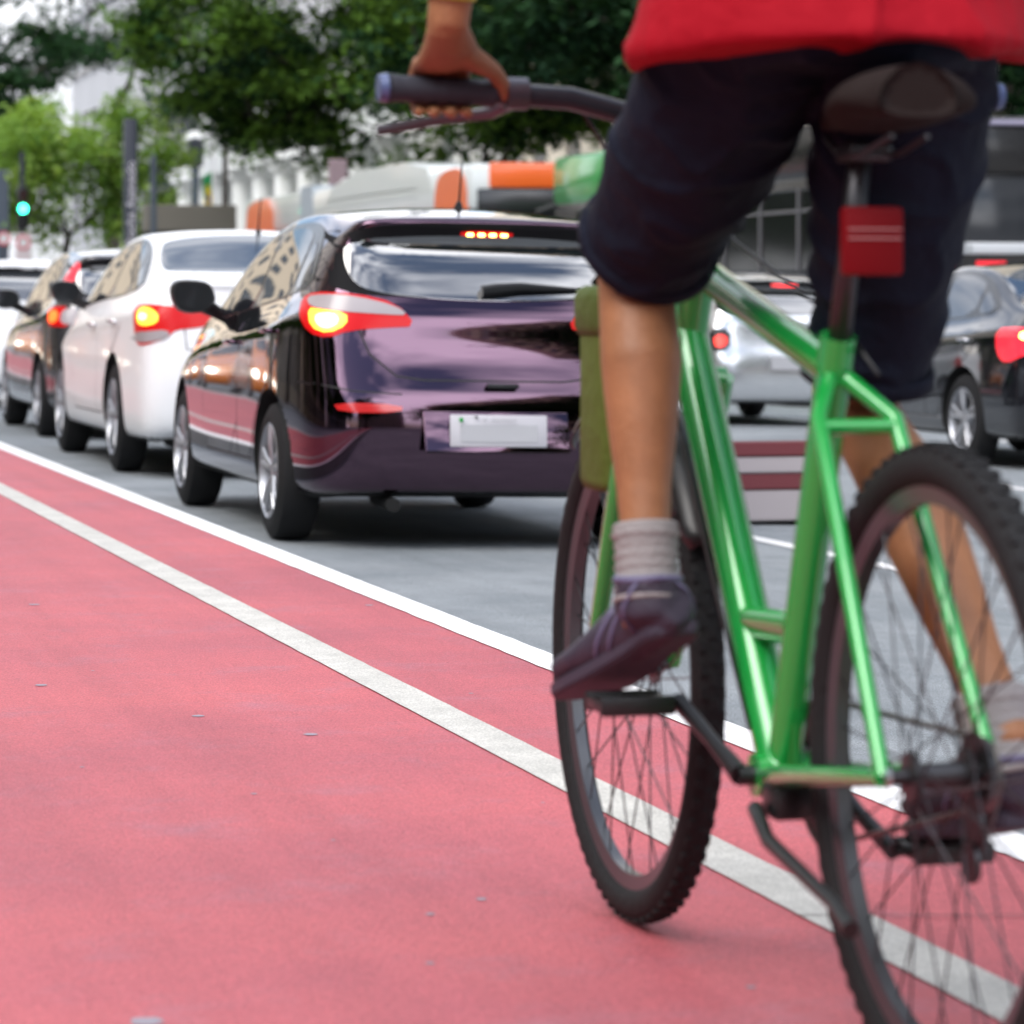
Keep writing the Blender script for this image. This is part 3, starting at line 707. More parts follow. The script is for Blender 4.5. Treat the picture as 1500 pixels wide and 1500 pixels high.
# ---------------------------------------------------------------- buses
def bus(name, x0, y0, y1, H, wdt, top_m, low_m, band_m, label, rearf, z0=.32, roofm=None):
    root = empty(name, (x0+wdt/2, y0, roadz(x0+1.2))); tag(root, label, 'bus')
    L = y1-y0; hw = wdt/2
    mb = MB(); mb.box((0, L/2, (1.55+z0)/2), (wdt, L, 1.55-z0), bevel=.1); mb.build('lower_body', low_m, root, angle=40)
    mb = MB(); mb.box((0, L/2, 2.12), (wdt-.02, L-.04, 1.2), bevel=.06); mb.build('window_band', trimb, root, angle=40)
    mb = MB(); mb.box((0, L/2, (2.66+H)/2), (wdt+.01, L+.02, H-2.66), bevel=.13); mb.build('roof', roofm or top_m, root, angle=40)
    mb = MB(); mb.box((0, L*.55, H+.09), (wdt*.62, 2.6, .22), bevel=.07); mb.build('air_conditioner', mat('unit_white', (.7, .7, .7), .5), root, angle=40)
    bg_ = mat('bus_glass', (.012, .013, .014), .06, 0, .2, ior=1.4)
    n = int((L-.6)/1.35)
    for sx in (-1, 1):
        for k in range(n):
            yc = .5+1.35*k+.675
            mb = MB(); mb.box((sx*(hw-.008), yc, 2.10), (.02, 1.25, .94), bevel=.008); wn = mb.build('window', bg_, root)
            mb = MB(); mb.box((sx*(hw+.006), yc, 2.32), (.018, 1.26, .035)); mb.box((sx*(hw+.006), yc-.62, 2.10), (.018, .05, .96)); mb.build('window_bar', mat('bar_grey', (.12, .12, .13), .4), wn)
        mb = MB(); mb.box((sx*(hw+.004), L/2, 1.50), (.012, L-.3, .05)); mb.build('side_trim', band_m, root)
        for yw in (2.6, L-2.7):
            wheel(root, sx*(hw-.13), yw, .48, sx, w_=.28, style=1, rimm=mat('bus_rim', (.4, .4, .4), .4, .6), nsp=8)
            mb = MB(); mb.lathe([(sx*(hw-.3), .001), (sx*(hw+.006), .001), (sx*(hw+.006), .56), (sx*(hw-.3), .56)], (0, yw, .5), 'x', 32); mb.build('wheel_arch', arch_m, root)
    rearf(root, hw, L)
    return root
green = mat('bus_green', (.02, .30, .05), .35, coat=.6); orange = mat('bus_orange', (.85, .14, .02), .35, coat=.5); bwhite = mat('bus_white', (.66, .70, .69), .35, coat=.5)
def green_rear(root, hw, L):
    mb = MB(); mb.box((0, -.03, 2.16), (2*hw-.5, .03, 1.02), bevel=.04); mb.build('rear_window', mat('rear_glass', (.03, .033, .038), .12, ior=1.5), root, angle=40)
    mb = MB(); mb.box((0, -.06, 1.86), (2*hw-.02, .06, .13), bevel=.015); mb.build('rear_sign', mat('sign_white', (.62, .64, .66), .4), root, angle=40)
    text_obj('sign_writing', 'Viacao Paulistana   12', .1, (-.35, -.0935, 1.86), (R(90), 0, 0), mat('ink', (.03, .05, .05), .6), root, .002)
    mb = MB(); mb.box((0, -.05, 1.69), (2*hw-.02, .05, .2)); mb.build('rear_panel_black', trimb, root)
    mb = MB(); mb.box((0, L-1.6, 3.02), (2*hw+.04, 3.3, .76), bevel=.15); mb.build('front_cap', green, root, angle=40)
    mb = MB(); mb.box((-hw+.35, 4.6, 3.27), (.74, 3.4, .30), bevel=.06); mb.build('roof_unit', mat('unit_white', (.7, .7, .7), .5), root, angle=40)
    mb = MB(); mb.box((0, -.05, 3.28), (2*hw-.3, .07, .06), bevel=.01); mb.build('rear_trim', mat('lilac_trim', (.3, .28, .38), .35), root)
    text_obj('route_number', '1178', .24, (-.05, -.052, 2.70), (R(90), 0, 0), mat('led_orange', (.5, .09, .03), .5, emit=(1, .18, .05), es=.22), root, .003)
    for sx in (-1, 1):
        mb = MB(); mb.box((.32*sx+.0, -.085, 1.69), (.36, .02, .05), bevel=.008); mb.build('brake_light', mat('dim_red', (.6, .01, .02), .3, emit=(1, .02, .04), es=.5), root)
        mb = MB(); mb.box((sx*(hw-.16), -.05, 1.0), (.14, .04, .5), bevel=.02); mb.build('tail_light', lens_red, root)
    text_obj('fleet_letter', 'F', .22, (-.93, -.012, 1.43), (R(90), 0, 0), mat('letter_white', (.7, .72, .7), .5), root, .004)
    mb = MB(); mb.box((0, -.02, .75), (1.5, .06, .5), bevel=.03); mb.build('engine_cover', darkmetal, root)
    # mirror arm at the front left
    mb = MB(); mb.tube([(-hw+.05, L, 2.7), (-hw-.2, L+.15, 2.6), (-hw-.22, L+.15, 2.3)], .025, 8); mb.box((-hw-.22, L+.15, 2.15), (.12, .2, .34), bevel=.03); mb.build('wing_mirror', black, root)
bus('city_bus', 13.2, 34.3, 46.8, 3.36, 2.5, trimb, green, mat('band_white', (.7, .72, .72), .4), 'green city bus with black window band, behind the cyclist', green_rear)
def orange_rear(root, hw, L):
    mb = MB(); mb.box((0, -.03, 2.72), (2*hw-.2, .06, .62), bevel=.03); mb.build('rear_window', trimb, root, angle=40)
    mb = MB(); mb.box((.12, -.04, 3.24), (2*hw-.35, .08, .40), bevel=.035); mb.build('rear_panel', orange, root, angle=40)
    mb = MB(); mb.prism(chaikin([(.2, 2.3), (2.3, 2.3), (2.4, 3.0), (2.0, 3.38), (.2, 3.38)], 2), 'x', -hw-.012, -hw+.02); mb.build('orange_corner', orange, root)
    mb = MB(); mb.prism(chaikin([(L-3.2, 2.2), (L-.1, 2.2), (L-.1, 3.0), (L-.5, 3.35), (L-3.2, 3.38)], 1), 'x', -hw-.012, -hw+.02); mb.build('orange_front', orange, root)
    for z in (2.85, 3.0, 3.15):
        mb = MB(); mb.box((-hw-.004, L/2+.4, z), (.012, L-6.5, .022)); mb.build('side_stripe', mat('stripe_grey', (.42, .46, .46), .5), root)
    mb = MB(); mb.prism([(2.4, 3.0), (11.5, 3.0), (10.6, 3.42), (8.2, 3.62), (4.4, 3.62), (2.8, 3.5)], 'x', -hw-.01, hw+.01); bmesh.ops.bevel(mb.bm, geom=list(mb.bm.edges), offset=.05, segments=2, affect='EDGES'); mb.build('roof_pod', bwhite, root, angle=40)
    mb = MB(); mb.prism([(12.2, 2.66), (13.6, 2.66), (13.5, 3.5), (12.4, 3.5)], 'x', -hw-.016, hw+.016); mb.build('bellows', mat('bellows_grey', (.33, .38, .42), .6), root)
bus('articulated_bus', 12.75, 50.0, 69.6, 3.42, 2.5, bwhite, bwhite, orange, 'white articulated bus with orange ends, beyond the purple hatchback roof', orange_rear)

# traffic on the far carriageway, seen mirrored in the car sides
def copy_all(o, parent=None):
    c = o.copy(); COL.objects.link(c); c.parent = parent
    for ch in list(o.children): copy_all(ch, c)
    return c
taxi = variant(HATCH, paint=mat('taxi_orange', (.75, .20, .02), .25, coat=1), lamps=[('headlight', 'front', [(.78, .70), (.42, .66), (.40, .52), (.76, .54)], mat('headlamp_on', (.9, .9, .8), .3, emit=(1, .97, .8), es=5), .006)])
r0_, *_ = car(taxi, (-4.2, 50), 'orange hatchback coming the other way on the far carriageway', 'car', 'cars coming the other way', 2, 'oncoming_car', .1); r0_.rotation_euler = (0, 0, R(180)); r0_.location.z = 0
for k, (x, y) in enumerate(((-4.2, 58), (-7.6, 47), (-4.3, 68), (-7.5, 60), (-4.2, 80), (-7.6, 72), (-4.2, 94))): c = copy_all(r0_); c.location = (x, y, 0)
# ---------------------------------------------------------------- trees
def leafmat(name, col, tr=.25):
    m = mat(name, col, .7, spec=.08)
    n = m.node_tree; b = n.nodes['Principled BSDF']
    t = n.nodes.new('ShaderNodeBsdfTranslucent'); t.inputs[0].default_value = (col[0]*1.6, col[1]*1.5, col[2]*.7, 1)
    x = n.nodes.new('ShaderNodeMixShader'); x.inputs[0].default_value = tr
    n.links.new(b.outputs[0], x.inputs[1]); n.links.new(t.outputs[0], x.inputs[2])
    n.links.new(x.outputs[0], n.nodes['Material Output'].inputs[0])
    return m
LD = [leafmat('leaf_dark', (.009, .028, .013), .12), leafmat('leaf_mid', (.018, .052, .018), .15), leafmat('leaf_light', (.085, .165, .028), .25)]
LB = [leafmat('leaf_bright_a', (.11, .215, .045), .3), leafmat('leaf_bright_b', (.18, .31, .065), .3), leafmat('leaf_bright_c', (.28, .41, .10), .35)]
bark = mat('bark', (.055, .045, .04), .9, bump=.6, bs=9, var=.3)
bark_g = mat('bark_grey', (.16, .15, .14), .9, bump=.5, bs=9, var=.3)
def tree(loc, label, fork, cen, rad, n_clump, per, lsize, leaves, seed, lean=(0, 0), tr=.28, bk=None, group=None, clump=(1.0, 1.7), name='street_tree', light=.35, flat=.55):
    rnd = random.Random(seed); root = empty(name, loc); tag(root, label, 'tree', group)
    tb = MB(); f = Vector((lean[0], lean[1], fork))
    mid = f*.5+Vector((rnd.uniform(-.15, .15), rnd.uniform(-.15, .15), 0))
    tb.tube([(0, 0, -.15), (mid*.35), mid, f*.85, f], [tr*1.45, tr*1.05, tr*.92, tr*.85, tr*.8], 12)
    C = []
    cv = Vector(cen)
    for i in range(n_clump):
        while True:
            q = Vector((rnd.uniform(-1, 1), rnd.uniform(-1, 1), rnd.uniform(-1, 1)))
            if .3 < q.length < 1: break
        C.append(cv+Vector((q.x*rad[0], q.y*rad[1], q.z*rad[2])))
    # limbs: main ones to a third of the clumps, twigs from the nearest limb point to the rest
    nodes = [f]
    for i, c in enumerate(sorted(C, key=lambda c: (c-f).length)):
        s_ = min(nodes, key=lambda p: (p-c).length*(1+.15*rnd.random())+(p-f).length*.18)
        m1 = s_.lerp(c, .5)+Vector((rnd.uniform(-.4, .4), rnd.uniform(-.4, .4), rnd.uniform(-.1, .45)))*min(1, (c-s_).length/3)
        k = max(.16, 1-(s_-f).length/(max(rad)*1.5))
        tb.tube([s_, s_.lerp(m1, .5)+Vector((0, 0, .08)), m1, m1.lerp(c, .6), c], [tr*.55*k, tr*.46*k, tr*.36*k, tr*.24*k, tr*.1*k], 7)
        nodes += [m1, c]
    tb.build('trunk', bk or bark, root, smooth=True)
    V = []; F = []; M = []
    for c in C:
        rr = rnd.uniform(*clump); tone = rnd.random(); sub = [(Vector((rnd.gauss(0, .5), rnd.gauss(0, .5), rnd.gauss(0, .3)))*rr, rnd.random()) for _ in range(8)]
        for k in range(per):
            b0, st_ = rnd.choice(sub); p = c+b0+Vector((rnd.gauss(0, .3), rnd.gauss(0, .3), rnd.gauss(0, .3*flat)))*rr
            sz = lsize*rnd.uniform(.6, 1.3)
            a = Vector((rnd.gauss(0, 1), rnd.gauss(0, 1), rnd.gauss(-.2, .5))).normalized(); u = a.cross(Vector((rnd.gauss(0, .5), rnd.gauss(0, .5), 1))).normalized()
            i = len(V); V += [p-a*sz, p+u*sz*.42+a*sz*.1, p+a*sz, p-u*sz*.42+a*sz*.1]; F.append((i, i+1, i+2, i+3))
            t = tone*.3+st_*.5+rnd.random()*.2
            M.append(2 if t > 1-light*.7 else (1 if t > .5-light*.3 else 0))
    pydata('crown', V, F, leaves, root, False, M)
    return root
GT = 'street trees along the right pavement'
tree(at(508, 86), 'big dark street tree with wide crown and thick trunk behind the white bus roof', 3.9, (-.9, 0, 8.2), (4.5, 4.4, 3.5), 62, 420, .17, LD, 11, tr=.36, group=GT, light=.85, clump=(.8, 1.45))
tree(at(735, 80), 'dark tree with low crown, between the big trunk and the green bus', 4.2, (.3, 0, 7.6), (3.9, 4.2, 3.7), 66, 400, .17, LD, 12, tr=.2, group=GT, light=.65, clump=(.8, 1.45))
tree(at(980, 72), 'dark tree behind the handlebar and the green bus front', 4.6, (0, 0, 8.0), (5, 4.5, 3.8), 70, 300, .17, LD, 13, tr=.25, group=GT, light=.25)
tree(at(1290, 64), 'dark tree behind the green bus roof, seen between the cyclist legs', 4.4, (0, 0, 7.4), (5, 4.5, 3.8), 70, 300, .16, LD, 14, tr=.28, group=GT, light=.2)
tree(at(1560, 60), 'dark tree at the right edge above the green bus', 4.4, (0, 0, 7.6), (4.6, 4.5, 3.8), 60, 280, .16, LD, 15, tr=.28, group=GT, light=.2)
tree(at(158, 128), 'open dark tree with forked bare limbs behind the bright green tree', 8.4, (-.4, 0, 12.6), (4.4, 3, 2.4), 12, 240, .2, LD, 23, tr=.3, group=GT, light=.3, lean=(.3, 0), clump=(.8, 1.5))
tree(at(-30, 118), 'blue green dark tree at the top left corner of the picture', 7, (1.6, 0, 9.6), (2.2, 2.4, 3.0), 17, 280, .2, LD, 32, tr=.32, group=GT, light=.1, clump=(.8, 1.6))
tree(at(78, 100), 'young bright green tree beside the traffic light', 3.0, (.6, 0, 5.0), (3.3, 2.6, 2.2), 48, 330, .14, LB, 41, tr=.13, lean=(.45, 0), group=GT, light=.6, clump=(.6, 1.1), flat=.9)
tree(at(640, 112), 'small dark tree in the bright gap beyond the orange bus end', 3.2, (0, 0, 5.4), (2.6, 2.2, 1.9), 26, 160, .16, LD, 52, tr=.1, group=GT, light=.4)
tree(at(330, 100), 'olive tree in front of the white columned building', 5.8, (0, 0, 8.6), (2.4, 2.4, 2.0), 20, 240, .16, LD, 61, tr=.1, group=GT, light=.7)

# ---------------------------------------------------------------- street furniture
pole_m = mat('pole_dark', (.03, .035, .05), .5); pole_b = mat('pole_slate', (.07, .09, .12), .5)
p = at(191, 84)
root = empty('street_name_totem', p); tag(root, 'tall dark street name totem with white vertical lettering, in front of the bright green tree', 'sign')
mb = MB(); mb.box((0, 0, 2.75), (.34, .2, 5.9), bevel=.02); mb.build('column', pole_m, root, angle=40)
text_obj('street_name', 'Ministro Rocha Azevedo', .34, (.01, -.1025, 2.9), (R(90), R(-90), 0), mat('letter_grey', (.62, .60, .64), .6), root, .003)
p = at(225, 88); root = empty('slim_post', p); tag(root, 'slim slate grey post just right of the lettered totem', 'post')
mb = MB(); mb.box((0, 0, 2.7), (.15, .15, 4.4), bevel=.02); mb.tube([(0, 0, 4.8), (0, 0, 5.0)], [.06, .03], 8); mb.build('shaft', pole_b, root)
p = at(286, 108); root = empty('lamp_post', p); tag(root, 'dark grey post left of the flag and the white columned building', 'post')
mb = MB(); mb.box((0, 0, 3.2), (.24, .2, 6.4), bevel=.02); mb.build('shaft', pole_b, root); mb = MB(); mb.box((0, 0, 5.9), (.5, .3, .9), bevel=.04); mb.build('sign_box', pole_m, root)
p = at(303, 110); root = empty('flag_pole', p); tag(root, 'thin white flag pole carrying the green and yellow flag', 'flag pole')
mb = MB(); mb.tube([(.22, 0, 0), (.22, 0, 7.2)], [.06, .04], 8); mb.build('pole', mat('pole_white', (.7, .7, .72), .4), root)
mb = MB(); mb.tube([(.22, 0, 6.6), (-.1, 0, 6.55), (-.3, 0, 6.4)], .03, 6); mb.build('arm', MATS['pole_white'], root)
fl = empty('flag', (p[0], p[1], 0)); tag(fl, 'limp green flag with a yellow and blue centre hanging on the thin white pole', 'flag')
V = []; F = []; M = []; nx, nz_ = 10, 22
for j in range(nz_+1):
    for i in range(nx+1):
        u, v = i/nx, j/nz_; fold = .09*math.sin(u*11+v*3)*(1-.4*v)
        V.append((.19-.42*u*(.45+.45*(1-v)), fold, 5.4-v*1.75-.25*u*(1-v)))
for j in range(nz_):
    for i in range(nx):
        a = j*(nx+1)+i; F.append((a, a+1, a+nx+2, a+nx+1)); u, v = (i+.5)/nx-.5, (j+.5)/nz_-.55
        M.append(2 if (u*u+v*v*1.6) < .025 else (1 if abs(u)/.5+abs(v)/.36 < 1 else 0))
pydata('cloth', V, F, [mat('flag_green', (.01, .22, .07), .7), mat('flag_yellow', (.75, .55, .03), .7), mat('flag_blue', (.02, .04, .3), .7)], fl, True, M)
p = at(33, 96); root = empty('traffic_light', p); tag(root, 'black traffic light showing a round green lamp at the left edge', 'traffic light')
mb = MB(); mb.tube([(0, .12, 0), (0, .12, 5.4)], .08, 10); mb.build('pole', pole_m, root)
mb = MB(); mb.box((0, -.02, 3.75), (.34, .2, 1.25), bevel=.04); hs = mb.build('housing', black, root, angle=40)
for k, (z, m) in enumerate(((4.15, mat('lamp_off_red', (.08, .01, .01), .3)), (3.95, mat('lamp_off_amber', (.08, .04, .01), .3)), (3.72, mat('lamp_green', (.1, .9, .6), .3, emit=(.04, 1, .55), es=7)))):
    mb = MB(); mb.lathe([(-.135, .0005), (-.135, .1 if k < 2 else .125), (-.1, .13)], (0, 0, z), 'y', 20); mb.build('lamp', m, hs)
    mb = MB(); mb.lathe([(-.12, .14), (-.24, .14), (-.24, .13), (-.12, .13)], (0, 0, z), 'y', 20)
    bmesh.ops.delete(mb.bm, geom=[v for v in mb.bm.verts if v.co.z < z-.05], context='VERTS'); mb.build('visor', black, hs)
def roundsign(px, D, z, label, square):
    p = at(px, D); root = empty('road_sign', p); tag(root, label, 'sign')
    mb = MB(); mb.tube([(0, .03, 0), (0, .03, z+.2)], .035, 8); mb.build('post', pole_m, root)
    if square:
        mb = MB(); mb.box((0, -.02, z-.15), (.42, .02, .82), bevel=.008); mb.build('plate', mat('sign_pink', (.62, .54, .55), .5), root)
    mb = MB(); mb.lathe([(-.045, .0005), (-.045, .2), (-.033, .2)], (0, 0, z), 'y', 24); mb.build('disc', mat('sign_white2', (.75, .74, .74), .5), root)
    mb = MB(); mb.lathe([(-.05, .135), (-.052, .2), (-.03, .203)], (0, 0, z), 'y', 24); mb.build('ring', mat('sign_red', (.55, .08, .10), .5), root)
    mb = MB(); mb.box((0, -.052, z), (.03, .004, .12)); mb.build('symbol', pole_m, root)
roundsign(5, 92, 2.78, 'round red ringed road sign on a dark pole at the left border', False)
roundsign(34, 92, 2.66, 'round red ringed road sign on a pale plate under the traffic light', True)
p = at(-3, 97); root = empty('dark_column', p); tag(root, 'broad slate coloured column at the left border behind the round sign', 'column')
mb = MB(); mb.box((0, 0, 2.4), (.62, .3, 5.0), bevel=.03); mb.build('shaft', pole_b, root); mb = MB(); mb.box((0, 0, .1), (.8, .5, .3), bevel=.03); mb.build('base', concrete, root)
p = at(279, 90); root = empty('kiosk', p); tag(root, 'flat roofed grey brown kiosk above the white sedan roof', 'kiosk')
mb = MB(); mb.box((.1, 1, 1.45), (2.2, 1.8, 3.0)); mb.build('wall', mat('kiosk_wall', (.10, .095, .085), .8), root)
mb = MB(); mb.box((.1, .9, 3.3), (2.5, 2.2, .72), bevel=.03, rot=Matrix.Rotation(R(-6), 3, 'Z')); mb.build('roof', mat('kiosk_roof', (.17, .16, .135), .8), root)
mb = MB(); mb.box((.1, .085, 1.6), (1.5, .02, 1.3)); mb.build('shutter', mat('shutter_grey', (.35, .36, .37), .6), root)
# dark sign head right of the big trunk
p = at(495, 74); root = empty('sign_post', p); tag(root, 'short pinkish grey sign box on a post by the big trunk behind the bus', 'sign')
mb = MB(); mb.tube([(0, 0, 0), (0, 0, 3.4)], .06, 8); mb.build('post', pole_b, root)
mb = MB(); mb.box((0, 0, 3.85), (.42, .12, .75), bevel=.03); mb.build('box', mat('sign_box_pink', (.30, .22, .24), .6), root)

# ---------------------------------------------------------------- buildings
wpane = mat('building_glass', (.05, .06, .07), .08, ior=1.6)
def building(name, x0, x1, y0, y1, H, m, label, floors, sides, win=(1.5, 1.5), gap=3.2, sill=1.0, sill_m=None, z0=-.15, recess=.12, cap=.6):
    """box of walls with window openings as real recesses; sides: 'W' faces the road at x0, 'S' faces the camera at y0, 'E' faces +x"""
    root = empty(name, ((x0+x1)/2, (y0+y1)/2, 0)); tag(root, label, 'building')
    cx, cy = (x0+x1)/2, (y0+y1)/2
    mb = MB(); mb.box((0, 0, (H+z0)/2), (x1-x0-2*recess, y1-y0-2*recess, H-z0)); mb.build('core', m, root)
    fh = H/floors; wl = MB(); spots = []
    tm = sill_m or concrete
    def wl_box(place, a, b, z_a, z_b):
        if b-a < .01 or z_b-z_a < .01: return
        q = place((a+b)/2, (z_a+z_b)/2, -recess/2-.003); wl.box(q[0], q[1](b-a, z_b-z_a, recess))
    def facade(length, place):
        n = max(1, int(length/gap)); pitch = length/n; hgt = min(win[1], fh-.3-sill)
        mb = MB(); c = Vector((0, 0, 0)); o3 = Vector(place(0, 0, 1)[0])-Vector(place(0, 0, 0)[0]); sz = place(0, 0, 0)[1]
        mb.box(o3*(-recess+.02), sz(win[0]-.004, hgt-.004, .03)); mb.mi = 1
        mb.box(Vector((0, 0, -hgt/2-.04))+o3*.05, sz(win[0]+.2, .1, .24)); mb.box(o3*(-recess*.5), sz(.06, hgt-.01, .05))
        mb.box(Vector((0, 0, hgt*.22))+o3*(-recess*.55), sz(win[0]-.01, .05, .04))
        bmesh.ops.recalc_face_normals(mb.bm, faces=mb.bm.faces); me = bpy.data.meshes.new('window'); mb.bm.to_mesh(me); mb.bm.free()
        me.materials.append(wpane); me.materials.append(tm)
        for f in range(floors):
            zb = f*fh+sill; zt = zb+hgt
            wl_box(place, 0, length, f*fh+(z0 if f == 0 else 0), zb)
            wl_box(place, 0, length, zt, (f+1)*fh)
            for k in range(n+1):
                a = k*pitch-(pitch-win[0])/2; b = a+(pitch-win[0])
                wl_box(place, max(0, a), min(length, b), zb, zt)
            for k in range(n):
                p = Vector(place(k*pitch+pitch/2, (zb+zt)/2, 0)[0]); spots.append(((p+root.location).length, p, me))
    if 'W' in sides: facade(y1-y0, lambda u, z, d: ((x0-cx-d, y0-cy+u, z), lambda l, h, t: (t, l, h)))
    if 'E' in sides: facade(y1-y0, lambda u, z, d: ((x1-cx+d, y0-cy+u, z), lambda l, h, t: (t, l, h)))
    if 'S' in sides: facade(x1-x0-2*recess-.02, lambda u, z, d: ((x0-cx+recess+.01+u, y0-cy-d, z), lambda l, h, t: (l, t, h)))
    if 'N' in sides: facade(x1-x0-2*recess-.02, lambda u, z, d: ((x0-cx+recess+.01+u, y1-cy+d, z), lambda l, h, t: (l, t, h)))
    spots.sort(key=lambda t: t[0]); rest = MB()
    for k, (_, p, me) in enumerate(spots):
        if k < 100:
            o = bpy.data.objects.new('window', me); COL.objects.link(o); o.parent = root; o.location = p
        else:
            t = bmesh.new(); t.from_mesh(me); 
            for v_ in t.verts: v_.co += p
            tmp = bpy.data.meshes.new('t'); t.to_mesh(tmp); t.free(); rest.bm.from_mesh(tmp); bpy.data.meshes.remove(tmp)
    if len(spots) > 100: tag(rest.build('window', [wpane, tm], root), kind='stuff')
    wl.build('wall', m, root)
    mb = MB(); mb.box((0, 0, H+cap/2), (x1-x0+.4, y1-y0+.4, cap)); mb.build('roof', m, root)
    return root
bw = mat('tower_white', (.84, .85, .86), .7, var=.06, vs=.3); beige = mat('facade_beige', (.62, .50, .36), .8, var=.08, vs=.3)
cream = mat('facade_cream', (.90, .82, .68), .75, var=.05, vs=.3); gry = mat('facade_grey', (.40, .41, .43), .8, var=.08, vs=.3); wht = mat('stucco_white', (.80, .82, .80), .7, var=.04, vs=.4)
building('tower_block', 13.5, 46, 176, 200, 62, bw, 'tall white tower block behind the dark trees at the top left', 19, 'S', (1.7, 1.2), 6.5)
building('office_building', 21.5, 34, 146, 166, 15, gry, 'grey office building low behind the bright green tree', 4, 'SW', (2.2, 1.8), 3.2)
# white classical building with columns
b = building('columned_building', 24, 38, 96, 141, 8.4, wht, 'white three storey building with columns and cornice, beyond the bus', 3, 'W', (1.0, 1.5), 3.0, .75, wht)
for k in range(11):
    yy = -22+k*4.35; mb = MB(); mb.lathe([(-.1, .6), (.3, .6), (.4, .5), (5.7, .42), (5.8, .6), (6.1, .65)], (-7.85, yy, 0), 'z', 16); mb.build('column', wht, b, angle=40)
mb = MB(); mb.box((-7.7, 0, 6.42), (1.7, 45.4, .62)); mb.box((-7.4, 0, 8.1), (.9, 45.4, .35)); mb.build('cornice', wht, b)
building('apartment_block', 25, 42, 60, 92, 34, cream, 'cream apartment block shining through the gaps of the dark trees', 11, 'W', (1.6, 1.4), 3.4)
building('apartment_block', 44, 75, 100, 150, 36, cream, 'pale cream block set back behind the columned building', 12, 'SW', (1.4, 1.3), 4.2)
building('office_block', 25, 42, 18, 56, 30, gry, 'grey office block behind the green bus and the cyclist', 9, 'W', (2.2, 1.7), 3.1)
# the other side of the avenue, outside the picture but mirrored in the car bodies
building('beige_block', -44, -25, 6, 46, 40, beige, 'beige block across the avenue, mirrored in the side windows of the cars', 13, 'E', (1.7, 1.5), 3.0)
building('pale_block', -44, -25, 52, 130, 38, cream, 'pale block across the avenue, mirrored in the far cars', 12, 'E', (1.7, 1.5), 3.2)
building('grey_block', -44, -25, -44, 0, 20, gry, 'grey block across the avenue behind the camera', 7, 'E', (1.7, 1.5), 3.2)
building('end_block', 20, 44, -70, -30, 24, beige, 'beige block behind the camera on the right of the avenue', 8, 'WN', (1.7, 1.5), 3.2)
building('cross_block', -24, 24, -150, -128, 26, mat('facade_brown', (.20, .16, .13), .85), 'added brown block closing the avenue far behind the camera', 8, 'N', (1.7, 1.5), 3.2)  # added out of view, hides bright low sky from the car rear's reflections
building('far_block', -45, 8, 300, 318, 50, mat('facade_sand', (.72, .60, .44), .85), 'sand coloured block far up the avenue beyond the trees on the left', 11, 'S', (4.5, 2.6), 9.0)
def copy_tree(o, loc, rz):
    c = o.copy(); COL.objects.link(c); c.location = loc; c.rotation_euler.z = rz
    for ch in o.children:
        q = ch.copy(); COL.objects.link(q); q.parent = c
t0 = tree((-19.5, 22, .1), 'leafy tree with a low crown across the avenue', 2.6, (0, 0, 5.6), (3.8, 4.4, 3.0), 50, 220, .2, LD, 71, group='trees across the avenue', light=.75)
for k, (x, y) in enumerate(((-19.5, 31), (-19, 40), (-20, 49), (-19.5, 58), (-19, 68), (-20, 79), (-19, 91), (-19.5, 104), (-19.5, 12), (-19, 2), (-18, 116), (-17, 128), (-18, 140), (-16, 152), (-17.5, 166), (-14, 180), (-18, 194), (-10, 205), (-4, 214))): copy_tree(t0, (x, y, .1), k*1.3)
t1 = tree((18.5, -12, -.1), 'leafy tree with a low crown behind the camera', 2.6, (0, 0, 5.4), (3.8, 4.4, 2.8), 50, 220, .2, LD, 73, group='trees behind the camera', light=.4)
for k, (x, y) in enumerate(((18.5, -22), (-19, -10), (-19, -20), (18.5, -34), (-19, -32), (18, -48), (-19, -46), (-.2, -24), (-.2, -38), (18.5, 4))): copy_tree(t1, (x, y, .0), k*1.7)
for o in list(COL.objects):
    if o.get('group') == 'trees behind the camera': o.scale = (1.35, 1.35, 1.9)  # unseen trees stretched taller to darken low reflections in the tailgate
